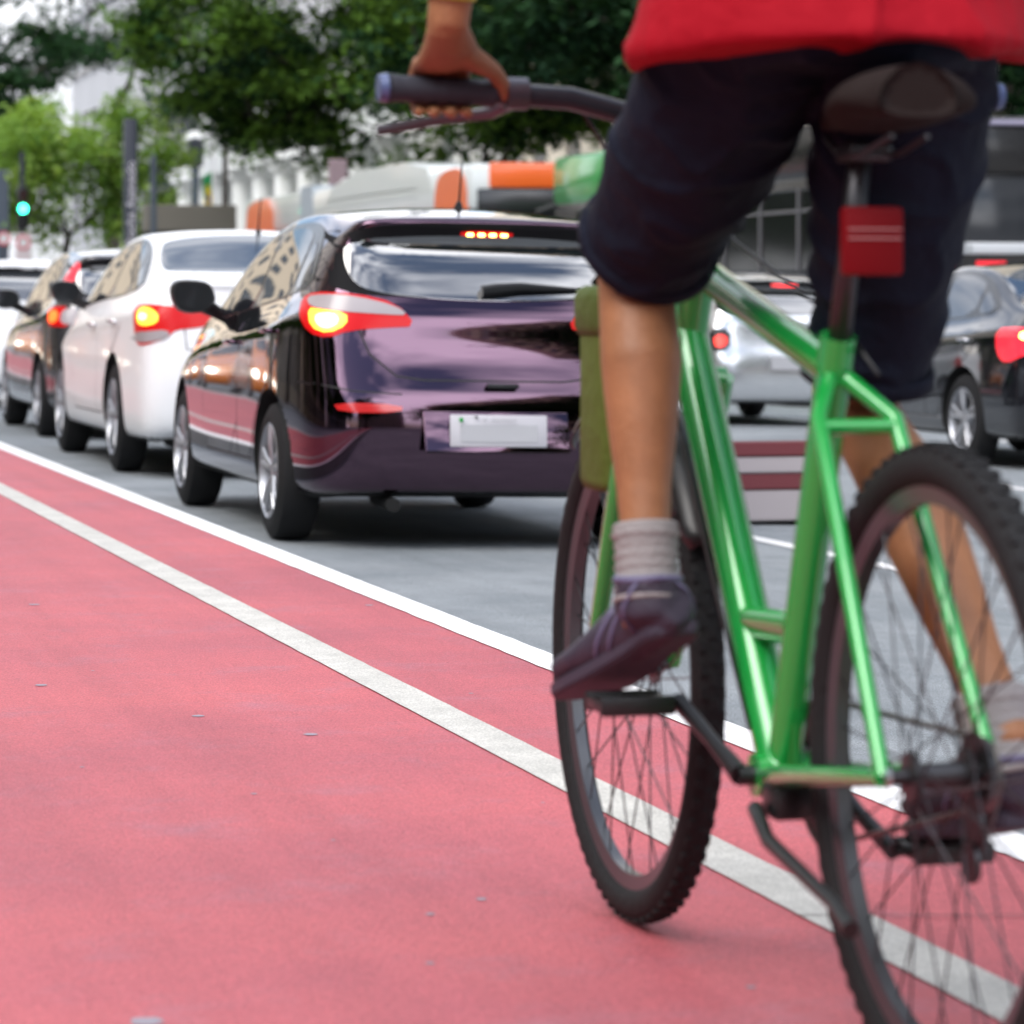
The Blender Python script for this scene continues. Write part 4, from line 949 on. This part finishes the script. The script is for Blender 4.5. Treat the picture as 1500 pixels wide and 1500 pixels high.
# ---------------------------------------------------------------- bicycle
BX, GZ = 1.314, .2
BASE = Vector((BX, 3.72, GZ)); NB = -BASE
bike = empty('bicycle', BASE); tag(bike, 'green framed bicycle with black tyres and wide flat handlebar, ridden along the red lane', 'bicycle')
fgreen = mat('frame_green', (.012, .33, .055), .25, .1, coat=1); bgrey = mat('bar_black', (.03, .033, .042), .28, .3)
rimd = mat('rim_dark', (.10, .105, .115), .3, .7); spoke_m = mat('spoke_dark', (.05, .05, .055), .35, .8)
def v(x, y, z): return Vector((x, y, z))
FH, RH, BB = v(BX, 4.26, GZ+.345), v(BX, 3.18, GZ+.345), v(BX, 3.66, GZ+.28)
def bwheel(hub, name, ph):
    t = empty(name, hub-BASE); t.parent = bike
    r = .345
    m = MB(); m.lathe([(0+.0225*math.cos(a), r-.0235+.0235*math.sin(a)) for a in [k*math.pi/7 for k in range(14)]], (0, 0, 0), 'x', 96, close=True)
    # tread knobs
    for k in range(72):
        a = 2*math.pi*k/72
        for sx in (-.012, .0, .012):
            rot = Matrix.Rotation(-a, 3, 'X'); da = a+(.04 if sx == 0 else 0); rot = Matrix.Rotation(da, 3, 'X')
            m.box(rot @ Vector((sx, 0, r-.001-abs(sx)*.25)), (.009, .014, .006), rot=rot)
    m.build('tyre', rubber, t, angle=45)
    m = MB(); m.lathe([(-.012, r-.044), (-.013, r-.03), (.013, r-.03), (.012, r-.044), (.008, r-.062), (-.008, r-.062)], (0, 0, 0), 'x', 96, close=True); m.build('rim', rimd, t, angle=30)
    m = MB()
    for k in range(32):
        sd = 1 if k % 2 else -1; a = 2*math.pi*k/32+ph; off = (1.25 if (k//2) % 2 else -1.25)
        m.tube([(sd*.03, .022*math.sin(a+off), .022*math.cos(a+off)), (sd*.003, (r-.056)*math.sin(a), (r-.056)*math.cos(a))], .00125, 5)
    m.build('spokes', spoke_m, t)
    m = MB(); m.lathe([(-.055, .001), (-.055, .008), (-.036, .009), (-.034, .026), (-.028, .026), (-.026, .014), (.026, .014), (.028, .026), (.034, .026), (.036, .009), (.055, .008), (.055, .001)], (0, 0, 0), 'x', 20); m.build('hub', darkmetal, t, angle=40)
bwheel(FH, 'front_wheel', .05); bwheel(RH, 'rear_wheel', .14)
HT, HB = v(BX, 3.965, GZ+.93), v(BX, 4.03, GZ+.77)
ST = v(BX, 3.475, GZ+.80)
f = MB(); f.tube([HT, HB], .026, 14); f.tube([HB+v(0, -.005, .03), BB], [(.032, .027)]*2, 14); f.tube([HT+v(0, .01, -.05), ST+v(0, .01, -.04)], [(.021, .024)]*2, 14)
f.tube([BB, ST], .021, 14); f.lathe([(-.036, .001), (-.036, .026), (.036, .026), (.036, .001)], BB, 'x', 18)
for sx in (-1, 1):
    f.tube([ST+v(sx*.012, 0, -.05), ST.lerp(RH, .2)+v(sx*.045, 0, 0), RH+v(sx*.062, 0, 0)], [.011, .010, .009], 10)
    f.tube([BB+v(sx*.02, -.01, 0), BB.lerp(RH, .25)+v(sx*.045, 0, 0), RH+v(sx*.062, 0, 0)], [.014, .013, .010], 10)
f.tube([BB.lerp(RH, .22)+v(-.04, 0, 0), BB.lerp(RH, .22)+v(.04, 0, 0)], .009, 8)
f.tube([ST.lerp(RH, .22)+v(-.045, 0, 0), ST.lerp(RH, .22)+v(.045, 0, 0)], .009, 8)
# low gusset plate joining seat tube and down tube, as on rental bikes
f.tube([BB.lerp(HB, .34), BB.lerp(ST, .34)], [(.018, .026)]*2, 10)
f.build('frame', fgreen, bike, angle=50, loc=NB)
f = MB(); CR = v(BX, 4.055, GZ+.735)
f.tube([HB, CR], .02, 12); f.tube([CR+v(-.06, 0, 0), CR+v(0, 0, .01), CR+v(.06, 0, 0)], [(.02, .018)]*3, 10)
for sx in (-1, 1): f.tube([CR+v(sx*.058, 0, .005), CR.lerp(FH, .5)+v(sx*.06, -.004, 0), FH+v(sx*.058, 0, 0)], [(.019, .016), (.017, .014), (.012, .010)], 12)
f.build('fork', fgreen, bike, angle=50, loc=NB)
# handlebar, stem, grips, levers
f = MB(); f.tube([HT, HT+v(0, -.02, .055), v(BX, 3.99, 1.262)], [.018, .018, .02], 12)
f.tube([HT+v(0, -.008, .02), HT+v(0, -.012, .03)], .024, 12); f.tube([v(BX-.03, 3.992, 1.268), v(BX+.03, 3.992, 1.268)], .024, 12); f.build('stem', bgrey, bike, angle=50, loc=NB)
f = MB(); HP = []
for sx in (1, -1): HP.append([(BX+sx*.400, 3.985+sx*-.02, 1.306), (BX+sx*.25, 4.005+sx*-.012, 1.302), (BX+sx*.16, 4.01, 1.297), (BX+sx*.08, 4.0, 1.276)])
bar = HP[1]+[(BX, 3.995, 1.270)]+HP[0][::-1]
cb = []
for i in range(len(bar)-1):
    for t in (0, .5): cb.append(tuple(lerp(bar[i][q], bar[i+1][q], t) for q in range(3)))
cb.append(bar[-1]); f.tube(cb, .0145, 14); hb = f.build('handlebar', bgrey, bike, angle=60, loc=NB)
for sx in (-1, 1):
    e = Vector(HP[0][0] if sx > 0 else HP[1][0]); i_ = Vector(HP[0][1] if sx > 0 else HP[1][1]); i_ = e.lerp(i_, .93)
    f = MB(); n = 14; f.tube([e.lerp(i_, k/n) for k in range(n+1)], [.0185 if k in (0, n) else (.0178 if k % 2 else .0165) for k in range(n+1)], 14); g = f.build('grip', mat('grip_rubber', (.022, .024, .035), .6), hb, angle=60)
    f = MB(); f.tube([e+v(sx*.001, 0, 0), e+v(sx*.012, 0, 0)], [.019, .017], 14); f.build('grip_cap', mat('cap_blue', (.07, .10, .22), .35, coat=.3), g, angle=40)
    f = MB(); c0 = i_+v(-sx*.03, 0, 0); f.tube([c0+v(-.014, 0, 0), c0+v(.014, 0, 0)], .021, 12)
    f.tube([c0+v(0, .02, -.008), c0+v(sx*.02, .055, -.022), c0+v(sx*.08, .07, -.030), c0+v(sx*.165, .068, -.046)], [(.008, .011), (.006, .009), (.0045, .008), (.005, .008)], 8)
    f.build('brake_lever', mat('lever_grey', (.12, .12, .14), .3, .7), hb, angle=50)
for sx in (-1, 1):
    f = MB(); a = v(BX+sx*.14, 4.03, 1.285); f.tube([a, v(BX+sx*.08, 4.12, 1.24), v(BX+sx*.02, 4.13, 1.14), v(BX, 4.07, 1.03)], .0025, 6); f.build('brake_cable', black, bike, smooth=True, loc=NB)
# saddle and post
SD = v(BX, 3.395, 1.235)
f = MB(); f.tube([ST+v(0, 0, -.02), SD+v(0, .01, -.03)], .0135, 12); f.build('seat_post', darkmetal, bike, smooth=True, loc=NB)
brown = mat('saddle_brown', (.016, .010, .009), .85, spec=.15, bump=.1, bs=40)
V = []; F = []; ys_ = [3.235, 3.25, 3.29, 3.34, 3.39, 3.44, 3.48, 3.505]; hw_ = [.045, .082, .088, .072, .045, .028, .022, .01]; n = 12
for y_, h_ in zip(ys_, hw_):
    for k in range(n):
        a = 2*math.pi*k/n; th_ = .028 if y_ < 3.4 else .02
        V.append((BX+h_*math.cos(a), y_, SD.z+.018+(th_*math.sin(a) if math.sin(a) > 0 else th_*1.1*math.sin(a))-.012*(abs(math.cos(a))**2)+(.012 if y_ < 3.3 else 0)))
for i in range(len(ys_)-1):
    for k in range(n): F.append((i*n+k, i*n+(k+1) % n, (i+1)*n+(k+1) % n, (i+1)*n+k))
F += [tuple(range(n)), tuple((len(ys_)-1)*n+k for k in range(n))]
so_ = pydata('saddle', V, F, brown, bike, True, loc=NB); md = so_.modifiers.new('s', 'SUBSURF'); md.levels = md.render_levels = 2
f = MB()
for sx in (-1, 1): f.tube([v(BX+sx*.02, 3.26, 1.215), v(BX+sx*.022, 3.34, 1.2), v(BX+sx*.022, 3.41, 1.2), v(BX+sx*.01, 3.49, 1.225)], .0035, 6)
f.box((BX, 3.395, 1.203), (.05, .05, .02), bevel=.004); f.build('saddle_rail', darkmetal, bike, loc=NB)
f = MB(); f.box((BX, 3.372, 1.105), (.07, .022, .076), bevel=.006); rl = f.build('rear_light', mat('light_red', (.16, .002, .005), .5, spec=.15), bike, angle=40, loc=NB)
for z in (1.118, 1.108):
    f = MB(); f.box((BX, 3.3605, z), (.062, .002, .0018)); f.build('light_stripe', mat('stripe_pink', (.45, .2, .2), .5), rl)
# mudguard over the rear wheel
def guard(hub, r, w_, a0, a1, name, m):
    V = []; F = []; n = 40; prof = [(-w_/2, -.014), (-w_*.42, -.003), (-w_*.2, .004), (0, .006), (w_*.2, .004), (w_*.42, -.003), (w_/2, -.014)]; q = len(prof)
    for k in range(n+1):
        a = R(lerp(a0, a1, k/n)); e = min(1, min(k, n-k)/3+.6)
        for px_, dr in prof: V.append((hub.x+px_*e, hub.y+(r+dr)*math.sin(a), hub.z+(r+dr)*math.cos(a)))
    for k in range(n):
        for i in range(q-1): F.append((k*q+i, k*q+i+1, (k+1)*q+i+1, (k+1)*q+i))
    o = pydata(name, V, F, m, bike, True, loc=NB); s = o.modifiers.new('t', 'SOLIDIFY'); s.thickness = .0022
guard(FH, .372, .058, 38, -60, 'front_mudguard', black)
f = MB()
for sx in (-1, 1):
    f = MB(); f.tube([FH+v(sx*.058, 0, 0), FH+v(sx*.034, .372*math.sin(R(-52)), .372*math.cos(R(-52)))], .0022, 6); f.build('mudguard_stay', darkmetal, bike, loc=NB)
# cranks, chainring, pedals, chain, kickstand
PL, PR = v(1.235, 3.815, .55), v(1.393, 3.505, .41)
f = MB(); f.tube([v(1.258, BB.y, BB.z), v(1.37, BB.y, BB.z)], .012, 10)
f.tube([v(1.262, BB.y, BB.z), v(1.25, 3.73, .512), PL], [(.013, .016), (.009, .013), (.011, .013)], 10); f.tube([v(1.366, BB.y, BB.z), v(1.378, 3.58, .445), PR], [(.013, .016), (.009, .013), (.011, .013)], 10)
cr_ = f.build('crank', darkmetal, bike, angle=50, loc=NB)
f = MB(); f.lathe([(.048, .060), (.052, .088), (.054, .088), (.056, .060)], BB, 'x', 44, close=True)
for k in range(5):
    a = k*2*math.pi/5; f.tube([BB+v(.052, .015*math.sin(a), .015*math.cos(a)), BB+v(.052, .068*math.sin(a), .068*math.cos(a))], [(.004, .012)]*2, 6)
f.build('chainring', darkmetal, bike, loc=NB)
for c, sx in ((PL, -1), (PR, 1)):
    f = MB(); c2 = c+v(sx*.062, 0, 0)
    for dy in (-.032, .032): f.box(c2+v(0, dy, 0), (.095, .012, .024), bevel=.004)
    for dx in (-.042, 0, .042): f.box(c2+v(dx, 0, 0), (.010, .07, .016), bevel=.002)
    f.tube([c, c2+v(sx*.04, 0, 0)], .006, 8); pd = f.build('pedal', black, cr_, angle=40)
f = MB(); x_ = BX+.052; pts = []
for a in range(-90, 91, 15): pts.append(v(x_, BB.y+.088*math.cos(R(a)), BB.z-.088*math.sin(R(a))))
pts = pts[::-1]
for a in range(-90, 91, 20): pts.append(v(x_, RH.y-.04*math.cos(R(a)), RH.z-.04*math.sin(R(a))))
pts = [v(x_, BB.y+.088*math.sin(R(a)), BB.z+.088*math.cos(R(a))) for a in range(0, 181, 15)]+[v(x_, RH.y-.035*math.sin(R(a)), RH.z-.035*math.cos(R(a))) for a in range(0, 181, 20)]
f.tube(pts, [(.004, .0035)]*len(pts), 6, closed=True); f.build('chain', mat('chain_steel', (.12, .11, .10), .4, .9), bike, loc=NB)
f = MB(); f.tube([HT+v(-.03, .0, .0), HT+v(-.031, .02, -.10), HB.lerp(BB, .15)+v(-.030, 0, .0), HB.lerp(BB, .55)+v(-.031, 0, 0), BB+v(-.03, .03, .05)], .0026, 6); f.build('down_cable', black, bike, smooth=True, loc=NB)
f = MB(); f.tube([v(BX+.1, 4.02, 1.28), v(BX+.03, 4.0, 1.16), HT.lerp(ST, .12)+v(.024, 0, .0), HT.lerp(ST, .9)+v(.024, 0, -.0), ST.lerp(RH, .16)+v(.03, 0, .03)], .0026, 6); f.build('top_cable', black, bike, smooth=True, loc=NB)
f = MB(); f.tube([RH+v(.062, 0, 0), RH+v(.066, .02, -.035), RH+v(.06, .035, -.085)], [.012, .010, .007], 8); f.lathe([(.05, .001), (.05, .022), (.056, .022), (.056, .001)], RH+v(0, .03, -.055), 'x', 14); f.lathe([(.05, .001), (.05, .022), (.056, .022), (.056, .001)], RH+v(0, .04, -.1), 'x', 14); f.build('derailleur', darkmetal, bike, angle=50, loc=NB)
f = MB(); f.lathe([(-.062, .001), (-.062, .011), (-.056, .011), (-.056, .001)], RH, 'x', 12); f.build('axle_nut', steel, bike, loc=NB)
f = MB(); f.lathe([(.04, .001), (.04, .045), (.056, .035), (.056, .001)], RH, 'x', 24); f.build('sprocket', darkmetal, bike, loc=NB)
f = MB(); f.box(v(BX-.02, 3.585, .46), (.05, .05, .04), bevel=.006)
f.tube([v(BX-.055, 3.60, .45), v(BX-.075, 3.50, .43), v(BX-.085, 3.26, .40), v(BX-.09, 3.20, .385)], [.010, .009, .008, .010], 8); f.build('kickstand', black, bike, angle=50, loc=NB)
f = MB(); f.tube([v(BX+.035, 4.10, 1.0), v(BX+.035, 4.30, .9)], .004, 6)
f.build('front_cable', black, bike, loc=NB)
# lime cloth pannier hung beside the fork
pb = empty('pannier_bag', (BX-.062, 4.185, .8)); tag(pb, 'slim lime green bag hung beside the front fork of the bicycle', 'bag')
f = MB(); f.box((0, 0, .12), (.04, .13, .27), bevel=.016); f.build('pouch', mat('lime_cloth', (.085, .12, .012), .8, bump=.3, bs=30), pb, angle=50)
f = MB(); f.box((-.002, 0, .225), (.05, .14, .07), bevel=.016); f.build('flap', mat('lime_flap', (.07, .105, .012), .8, bump=.3, bs=30), pb, angle=50)
f = MB(); f.tube([(.0, .05, .26), (.05, .03, .33), (.085, -.0, .36)], [(.012, .003)]*3, 6); f.tube([(.0, -.05, .26), (.05, -.04, .33), (.085, -.06, .36)], [(.012, .003)]*3, 6); f.build('strap', black, pb)

# ---------------------------------------------------------------- the rider
skin = mat('skin', (.31, .135, .062), .5, spec=.4, bump=.12, bs=160, var=.22, vs=11)
def fused(name, build, m, parent, vox, loc=NB, fold=0, fs=9, sub=0, smooth=3):
    mb = MB(); build(mb); bmesh.ops.recalc_face_normals(mb.bm, faces=mb.bm.faces)
    me = bpy.data.meshes.new(name); mb.bm.to_mesh(me); mb.bm.free()
    o = bpy.data.objects.new('t', me); COL.objects.link(o)
    r = o.modifiers.new('r', 'REMESH'); r.mode = 'VOXEL'; r.voxel_size = vox; r.use_smooth_shade = True
    s = o.modifiers.new('s', 'SMOOTH'); s.iterations = smooth; s.factor = .6
    me2 = baked(o); bpy.data.objects.remove(o)
    if fold:
        ns_ = [vt.normal.copy() for vt in me2.vertices]
        for vt, n_ in zip(me2.vertices, ns_):
            p = vt.co; a = noise.noise(Vector((p.x*fs*.8, p.y*fs*.7+p.z*fs*.5, p.z*fs*.55)))
            b = 1-abs(noise.noise(Vector((p.x*fs*1.1+7, p.y*fs*.9-p.z*fs, p.z*fs*.5))))*2
            vt.co = p+n_*(a*fold+b*b*b*fold*.8)
    o = link_mesh(name, me2, m, parent, True, loc); return o
LH, RHp = v(1.225, 3.475, 1.365), v(1.405, 3.475, 1.365)
LK, RK = v(1.190, 3.862, 1.10), v(1.402, 3.635, .915)
LA, RA = v(1.172, 3.742, .725), v(1.452, 3.312, .56)
def leg(mb, h, k, a, bend):
    kn = k
    def P(p, q, t, off=0): return p.lerp(q, t)+bend*off
    mb.tube([h+v(0, 0, .05), P(h, k, .12, .004), P(h, k, .4, .012), P(h, k, .7, .006), P(h, k, .9, .004), k+bend*.006, P(k, a, .08), P(k, a, .18, -.010), P(k, a, .34, -.018), P(k, a, .55, -.010), P(k, a, .75, -.002), P(k, a, .92), a, a-v(0, 0, .03)],
            [.085, .092, .080, .064, .053, .049, .044, .047, .050, .043, .034, .030, .032, .029], 20)
    mb.tube([k+bend*.02+v(0, 0, .03), k+bend*.028, k+bend*.02-v(0, 0, .035)], [.022, .030, .022], 12)
def hand(mb, sx):
    """sx -1 left hand, +1 right hand: palm laid over the grip, fingers curled round it"""
    cx = BX+sx*.329
    def Q(dx, y, z): return v(cx+sx*dx, y, z)
    W0 = Q(.013, 3.925, 1.376)
    mb.tube([W0+v(0, -.004, .02), W0, Q(.006, 3.948, 1.358), Q(.0, 3.975, 1.345), Q(-.002, 4.0, 1.340), Q(-.002, 4.014, 1.337)], [(.027, .020), (.027, .020), (.034, .020), (.041, .019), (.043, .016), (.040, .012)], 16, flat=(1, 0, 0))
    for i, (dx, ln, r) in enumerate(((-.033, 1.0, .0092), (-.011, 1.08, .0095), (.011, 1.0, .0090), (.031, .84, .0080))):
        k0 = Q(dx, 4.010, 1.339); mb.tube([Q(dx*.8, 3.985, 1.342), k0, Q(dx*1.02, 4.012+.024*ln, 1.322), Q(dx*1.03, 4.009+.028*ln, 1.300), Q(dx, 4.004+.018*ln, 1.281), Q(dx, 3.996, 1.2745)], [r*1.05, r*1.12, r*1.06, r*.98, r*.93, r*.78], 12)
    mb.tube([Q(-.012, 3.955, 1.352), Q(-.038, 3.972, 1.338), Q(-.062, 3.988, 1.328), Q(-.078, 4.004, 1.312), Q(-.082, 4.012, 1.294)], [.014, .0155, .0118, .0108, .0085], 12)
    return W0
def body_b(mb):
    leg(mb, LH, LK, LA, (LK-LH.lerp(LA, .55)).normalized()); leg(mb, RHp, RK, RA, (RK-RHp.lerp(RA, .55)).normalized())
    # feet inside the shoes
    mb.tube([LA+v(.0, -.02, -.03), v(1.168, 3.80, .618), v(1.152, 3.88, .592), v(1.146, 3.92, .582)], [.030, .020, .017, .012], 12)
    mb.tube([RA+v(.003, -.006, -.035), v(1.45, 3.40, .478), v(1.455, 3.52, .455), v(1.455, 3.56, .45)], [.022, .020, .018, .012], 12)
    C = lambda y, z: v(BX, y, z)
    mb.tube([C(3.44, 1.30), C(3.455, 1.38), C(3.49, 1.47), C(3.55, 1.58), C(3.63, 1.70), C(3.70, 1.80), C(3.745, 1.865), C(3.765, 1.90)],
            [(.13, .09), (.165, .125), (.155, .11), (.145, .10), (.17, .115), (.18, .105), (.14, .075), (.07, .06)], 24, flat=(1, 0, 0))
    mb.tube([C(3.75, 1.86), C(3.79, 1.95), C(3.815, 2.0)], [.062, .056, .055], 16)
    # head with jaw, nose, ears
    H = C(3.84, 2.065)
    mb.tube([H+v(0, -.02, .118), H+v(0, -.018, .10), H+v(0, -.015, .06), H+v(0, -.01, .01), H+v(0, .004, -.04), H+v(0, .018, -.085), H+v(0, .03, -.112)],
            [(.02, .02), (.052, .06), (.073, .092), (.076, .098), (.068, .085), (.052, .06), (.028, .03)], 24, flat=(1, 0, 0))
    mb.tube([H+v(0, .085, .02), H+v(0, .100, -.012), H+v(0, .103, -.026), H+v(0, .085, -.036)], [.006, .008, .011, .006], 10)
    mb.tube([H+v(-.03, .088, .024), H+v(0, .094, .026), H+v(.03, .088, .024)], [.008, .008, .008], 8)
    mb.tube([H+v(-.022, .088, -.062), H+v(0, .098, -.060), H+v(.022, .088, -.062)], [.005, .009, .005], 8)
    for sx in (-1, 1): mb.tube([H+v(sx*.076, -.005, .025), H+v(sx*.084, -.014, .008), H+v(sx*.078, -.004, -.025)], [(.006, .012), (.007, .016), (.006, .010)], 10, flat=(1, 0, 0))
    for sx in (-1, 1):
        W0 = hand(mb, sx); sh = C(3.715, 1.825)+v(sx*.195, 0, 0); el = v(BX+sx*.325, 3.895, 1.625)
        mb.tube([C(3.70, 1.82)+v(sx*.10, 0, .01), sh+v(-sx*.02, 0, .005), sh.lerp(el, .2), sh.lerp(el, .55), sh.lerp(el, .9), el, el.lerp(W0, .14), el.lerp(W0, .35), el.lerp(W0, .65), el.lerp(W0, .9), W0], [.055, .058, .052, .046, .039, .038, .042, .043, .034, .027, .026], 18)
rider = fused('person', body_b, skin, None, .0045, loc=(0, 0, 0), smooth=3)
tag(rider, 'person in red shirt and navy shorts riding the green bicycle', 'person')
Z0 = (0, 0, 0)
navy = mat('navy_cloth', (.0045, .0065, .017), .8, spec=.2, bump=.25, bs=45, var=.25, vs=9)
def shorts_b(mb):
    mb.tube([v(1.235, 3.465, 1.385), LH+v(0, .02, 0), LH.lerp(LK, .45)+v(0, 0, -.012), LH.lerp(LK, .78)+v(.004, -.006, -.012), LH.lerp(LK, .92)+v(.006, -.006, -.012)], [.085, .105, .098, .083, .083], 28)
    mb.tube([v(1.395, 3.465, 1.385), RHp+v(0, .01, 0), RHp.lerp(RK, .45)+v(0, -.008, 0), RHp.lerp(RK, .80)+v(0, -.010, 0), RHp.lerp(RK, .93)+v(0, -.010, 0)], [.085, .105, .094, .074, .073], 28)
    mb.tube([v(BX, 3.43, 1.29), v(BX, 3.44, 1.36), v(BX, 3.46, 1.41), v(BX, 3.465, 1.43)], [(.13, .11), (.183, .13), (.170, .118), (.160, .11)], 28, flat=(1, 0, 0))
fused('shorts', shorts_b, navy, rider, .006, Z0, .010, 11, smooth=2)
for h_, k_, r_, o_ in ((LH, LK, .0885, v(.006, -.006, -.012)), (RHp, RK, .0785, v(0, -.010, 0))):
    f = MB(); f.tube([h_.lerp(k_, .885)+o_, h_.lerp(k_, .89)+o_, h_.lerp(k_, .925)+o_, h_.lerp(k_, .93)+o_], [r_-.004, r_, r_+.001, r_-.003], 40, cap=False); f.build('hem', navy, rider, smooth=True)
red = mat('red_cloth', (.33, .0015, .011), .8, spec=.2, bump=.2, bs=45)
def shirt_b(mb):
    C = lambda y, z: v(BX, y, z)
    mb.tube([C(3.50, 1.312), C(3.502, 1.37), C(3.525, 1.47), C(3.57, 1.58), C(3.635, 1.69), C(3.70, 1.80), C(3.742, 1.862), C(3.762, 1.893)],
            [(.228, .225), (.222, .205), (.198, .165), (.175, .135), (.19, .137), (.195, .12), (.145, .088), (.082, .07)], 32, flat=(1, 0, 0))
    for sx in (-1, 1):
        sh = C(3.715, 1.825)+v(sx*.195, 0, 0); el = v(BX+sx*.325, 3.895, 1.625)
        mb.tube([C(3.70, 1.815)+v(sx*.10, 0, .005), sh+v(-sx*.02, 0, 0), sh.lerp(el, .3), sh.lerp(el, .62), sh.lerp(el, .7)], [.068, .072, .068, .066, .069], 22)
fused('shirt', shirt_b, red, rider, .007, Z0, .016, 7, smooth=2)
shoe_m = mat('shoe_purple', (.034, .026, .045), .6, bump=.2, bs=60); sole_m = mat('shoe_sole', (.045, .042, .065), .6)
lilac = mat('shoe_lilac', (.12, .11, .20), .5)
def shoe(name, heel, ball, toe, ank):
    def b(mb):
        d = (ball-heel); up = v(0, 0, 1)
        mb.tube([heel+d*-.1+up*.004, heel+up*.004, heel.lerp(ball, .35)+up*.01, heel.lerp(ball, .75)+up*.006, ball+(toe-ball)*.25, toe.lerp(ball, .25)-up*.002, toe-up*.004], [(.02, .028), (.033, .040), (.036, .047), (.041, .038), (.045, .026), (.038, .022), (.014, .014)], 18, flat=(1, 0, 0))
        mb.tube([ank+v(0, -.0, .012), ank+v(0, -.004, -.015), heel.lerp(ball, .22)+up*.004], [.041, .043, .036], 16)
    o = fused(name, b, shoe_m, rider, .0045, Z0, smooth=3)
    s = MB(); dn = v(0, 0, -1); q = [(-.12, .024), (0, .036), (.35, .034), (.8, .043), (1.1, .046), (1.35, .038), (1.5, .016)]
    V = []; F = []
    for t, w_ in q:
        c = heel+(ball-heel)*t if t <= 1 else ball+(toe-ball)*((t-1)/.5)
        for dx, dz in ((-w_, -.018), (-w_*.96, -.036), (w_*.96, -.036), (w_, -.018)): V.append(c+v(dx, 0, dz))
    for i in range(len(q)-1):
        for k in range(4): F.append((i*4+k, i*4+(k+1) % 4, (i+1)*4+(k+1) % 4, (i+1)*4+k))
    F += [(0, 1, 2, 3), tuple(len(V)-4+k for k in range(4))]
    s._add(V, F); bmesh.ops.bevel(s.bm, geom=list(s.bm.edges), offset=.003, segments=2, affect='EDGES'); s.build('sole', sole_m, o, angle=50)
    bv = BVHTree.FromPolygons([q_.co.copy() for q_ in o.data.vertices], [tuple(p_.vertices) for p_ in o.data.polygons])
    for sx in (-1, 1):
        for t0, t1 in ((.30, .55), (.50, .75), (-.06, .12)):
            pts_ = []
            for k in range(7):
                c = heel.lerp(ball, lerp(t0, t1, k/6))+v(0, 0, .030-.052*k/6); h_ = bv.ray_cast(v(c.x+sx*.3, c.y, c.z), v(-sx, 0, 0), .35)
                if h_[0] is not None: pts_.append(h_[0]+v(sx*.0004, 0, 0))
            if len(pts_) > 3:
                l = MB(); l.tube(pts_, [(.0016, .0042)]*len(pts_), 8, flat=(1, 0, 0)); l.build('shoe_stripe', lilac, o, smooth=True)
    l = MB(); l.tube([ank+v(0, -.040, .016), ank+v(.028, -.028, .014), ank+v(.040, 0, .012), ank+v(.028, .03, .012), ank+v(0, .042, .012), ank+v(-.028, .03, .012), ank+v(-.040, 0, .012), ank+v(-.028, -.028, .014)], .0048, 8, closed=True); l.build('shoe_collar', lilac, o, smooth=True)
    l = MB()
    for k in range(4):
        c = heel.lerp(ball, .48+.13*k)+v(0, 0, .036-.003*k); l.tube([c+v(-.022, .0, -.007), c+v(0, .003, .002), c+v(.022, 0, -.007)], .0026, 6)
    l.build('shoelace', mat('lace_grey', (.4, .38, .42), .7), o, smooth=True)
shoe('shoe', v(1.193, 3.715, .672), v(1.160, 3.865, .603), v(1.137, 3.968, .572), LA-v(0, .004, .03))
shoe('shoe', v(1.45, 3.295, .502), v(1.453, 3.46, .466), v(1.46, 3.585, .452), RA-v(0, .004, .03))
sock_m = mat('sock_grey', (.27, .25, .25), .85, bump=.3, bs=150)
for a, k in ((LA, LK), (RA, RK)):
    f = MB(); n_ = 22; f.tube([(a-v(0, .006, .045)).lerp(a.lerp(k, .125), q/n_)+v(0, .0, 0) for q in range(n_+1)], [(.0385 if a is LA else .0425)+(.004*max(0, 1-q/7))+.0016*math.sin(q*2.1)+.0012*noise.noise(Vector((q*.7, a.x*9, 0)))+(.0022 if q > 17 else 0)-(.004 if q == n_ else 0) for q in range(n_+1)], 28); f.build('sock', sock_m, rider, smooth=True)
# wrist band, hair, eyes
f = MB(); W0 = v(BX-.329-.013, 3.925, 1.376); e_ = v(BX-.325, 3.895, 1.625)
f.tube([W0.lerp(e_, .14), W0.lerp(e_, .17)], .0315, 18); f.build('wristband', mat('band_yellow', (.45, .42, .04), .6), rider, smooth=True)
hair_m = mat('hair_dark', (.012, .009, .007), .6, bump=.8, bs=90)
def hair_b(mb):
    H = v(BX, 3.84, 2.065)
    mb.tube([H+v(0, -.028, .128), H+v(0, -.03, .112), H+v(0, -.03, .07), H+v(0, -.04, .02), H+v(0, -.055, -.03), H+v(0, -.06, -.06)], [(.03, .03), (.062, .072), (.081, .098), (.082, .088), (.066, .058), (.04, .03)], 24, flat=(1, 0, 0))
fused('hair', hair_b, hair_m, rider, .006, Z0, .004, 30, smooth=2)
for sx in (-1, 1):
    f = MB(); t = bmesh.ops.create_uvsphere(f.bm, u_segments=14, v_segments=10, radius=.0115)
    o = f.build('eye', mat('eye_white', (.8, .78, .75), .2), rider, smooth=True); o.location = (BX+sx*.03, 3.84+.078, 2.072)
    f = MB(); f.lathe([(.0118, .0005), (.0112, .0048), (.009, .0052)], (0, 0, 0), 'y', 14); f.build('iris', mat('eye_brown', (.03, .015, .01), .1), o)
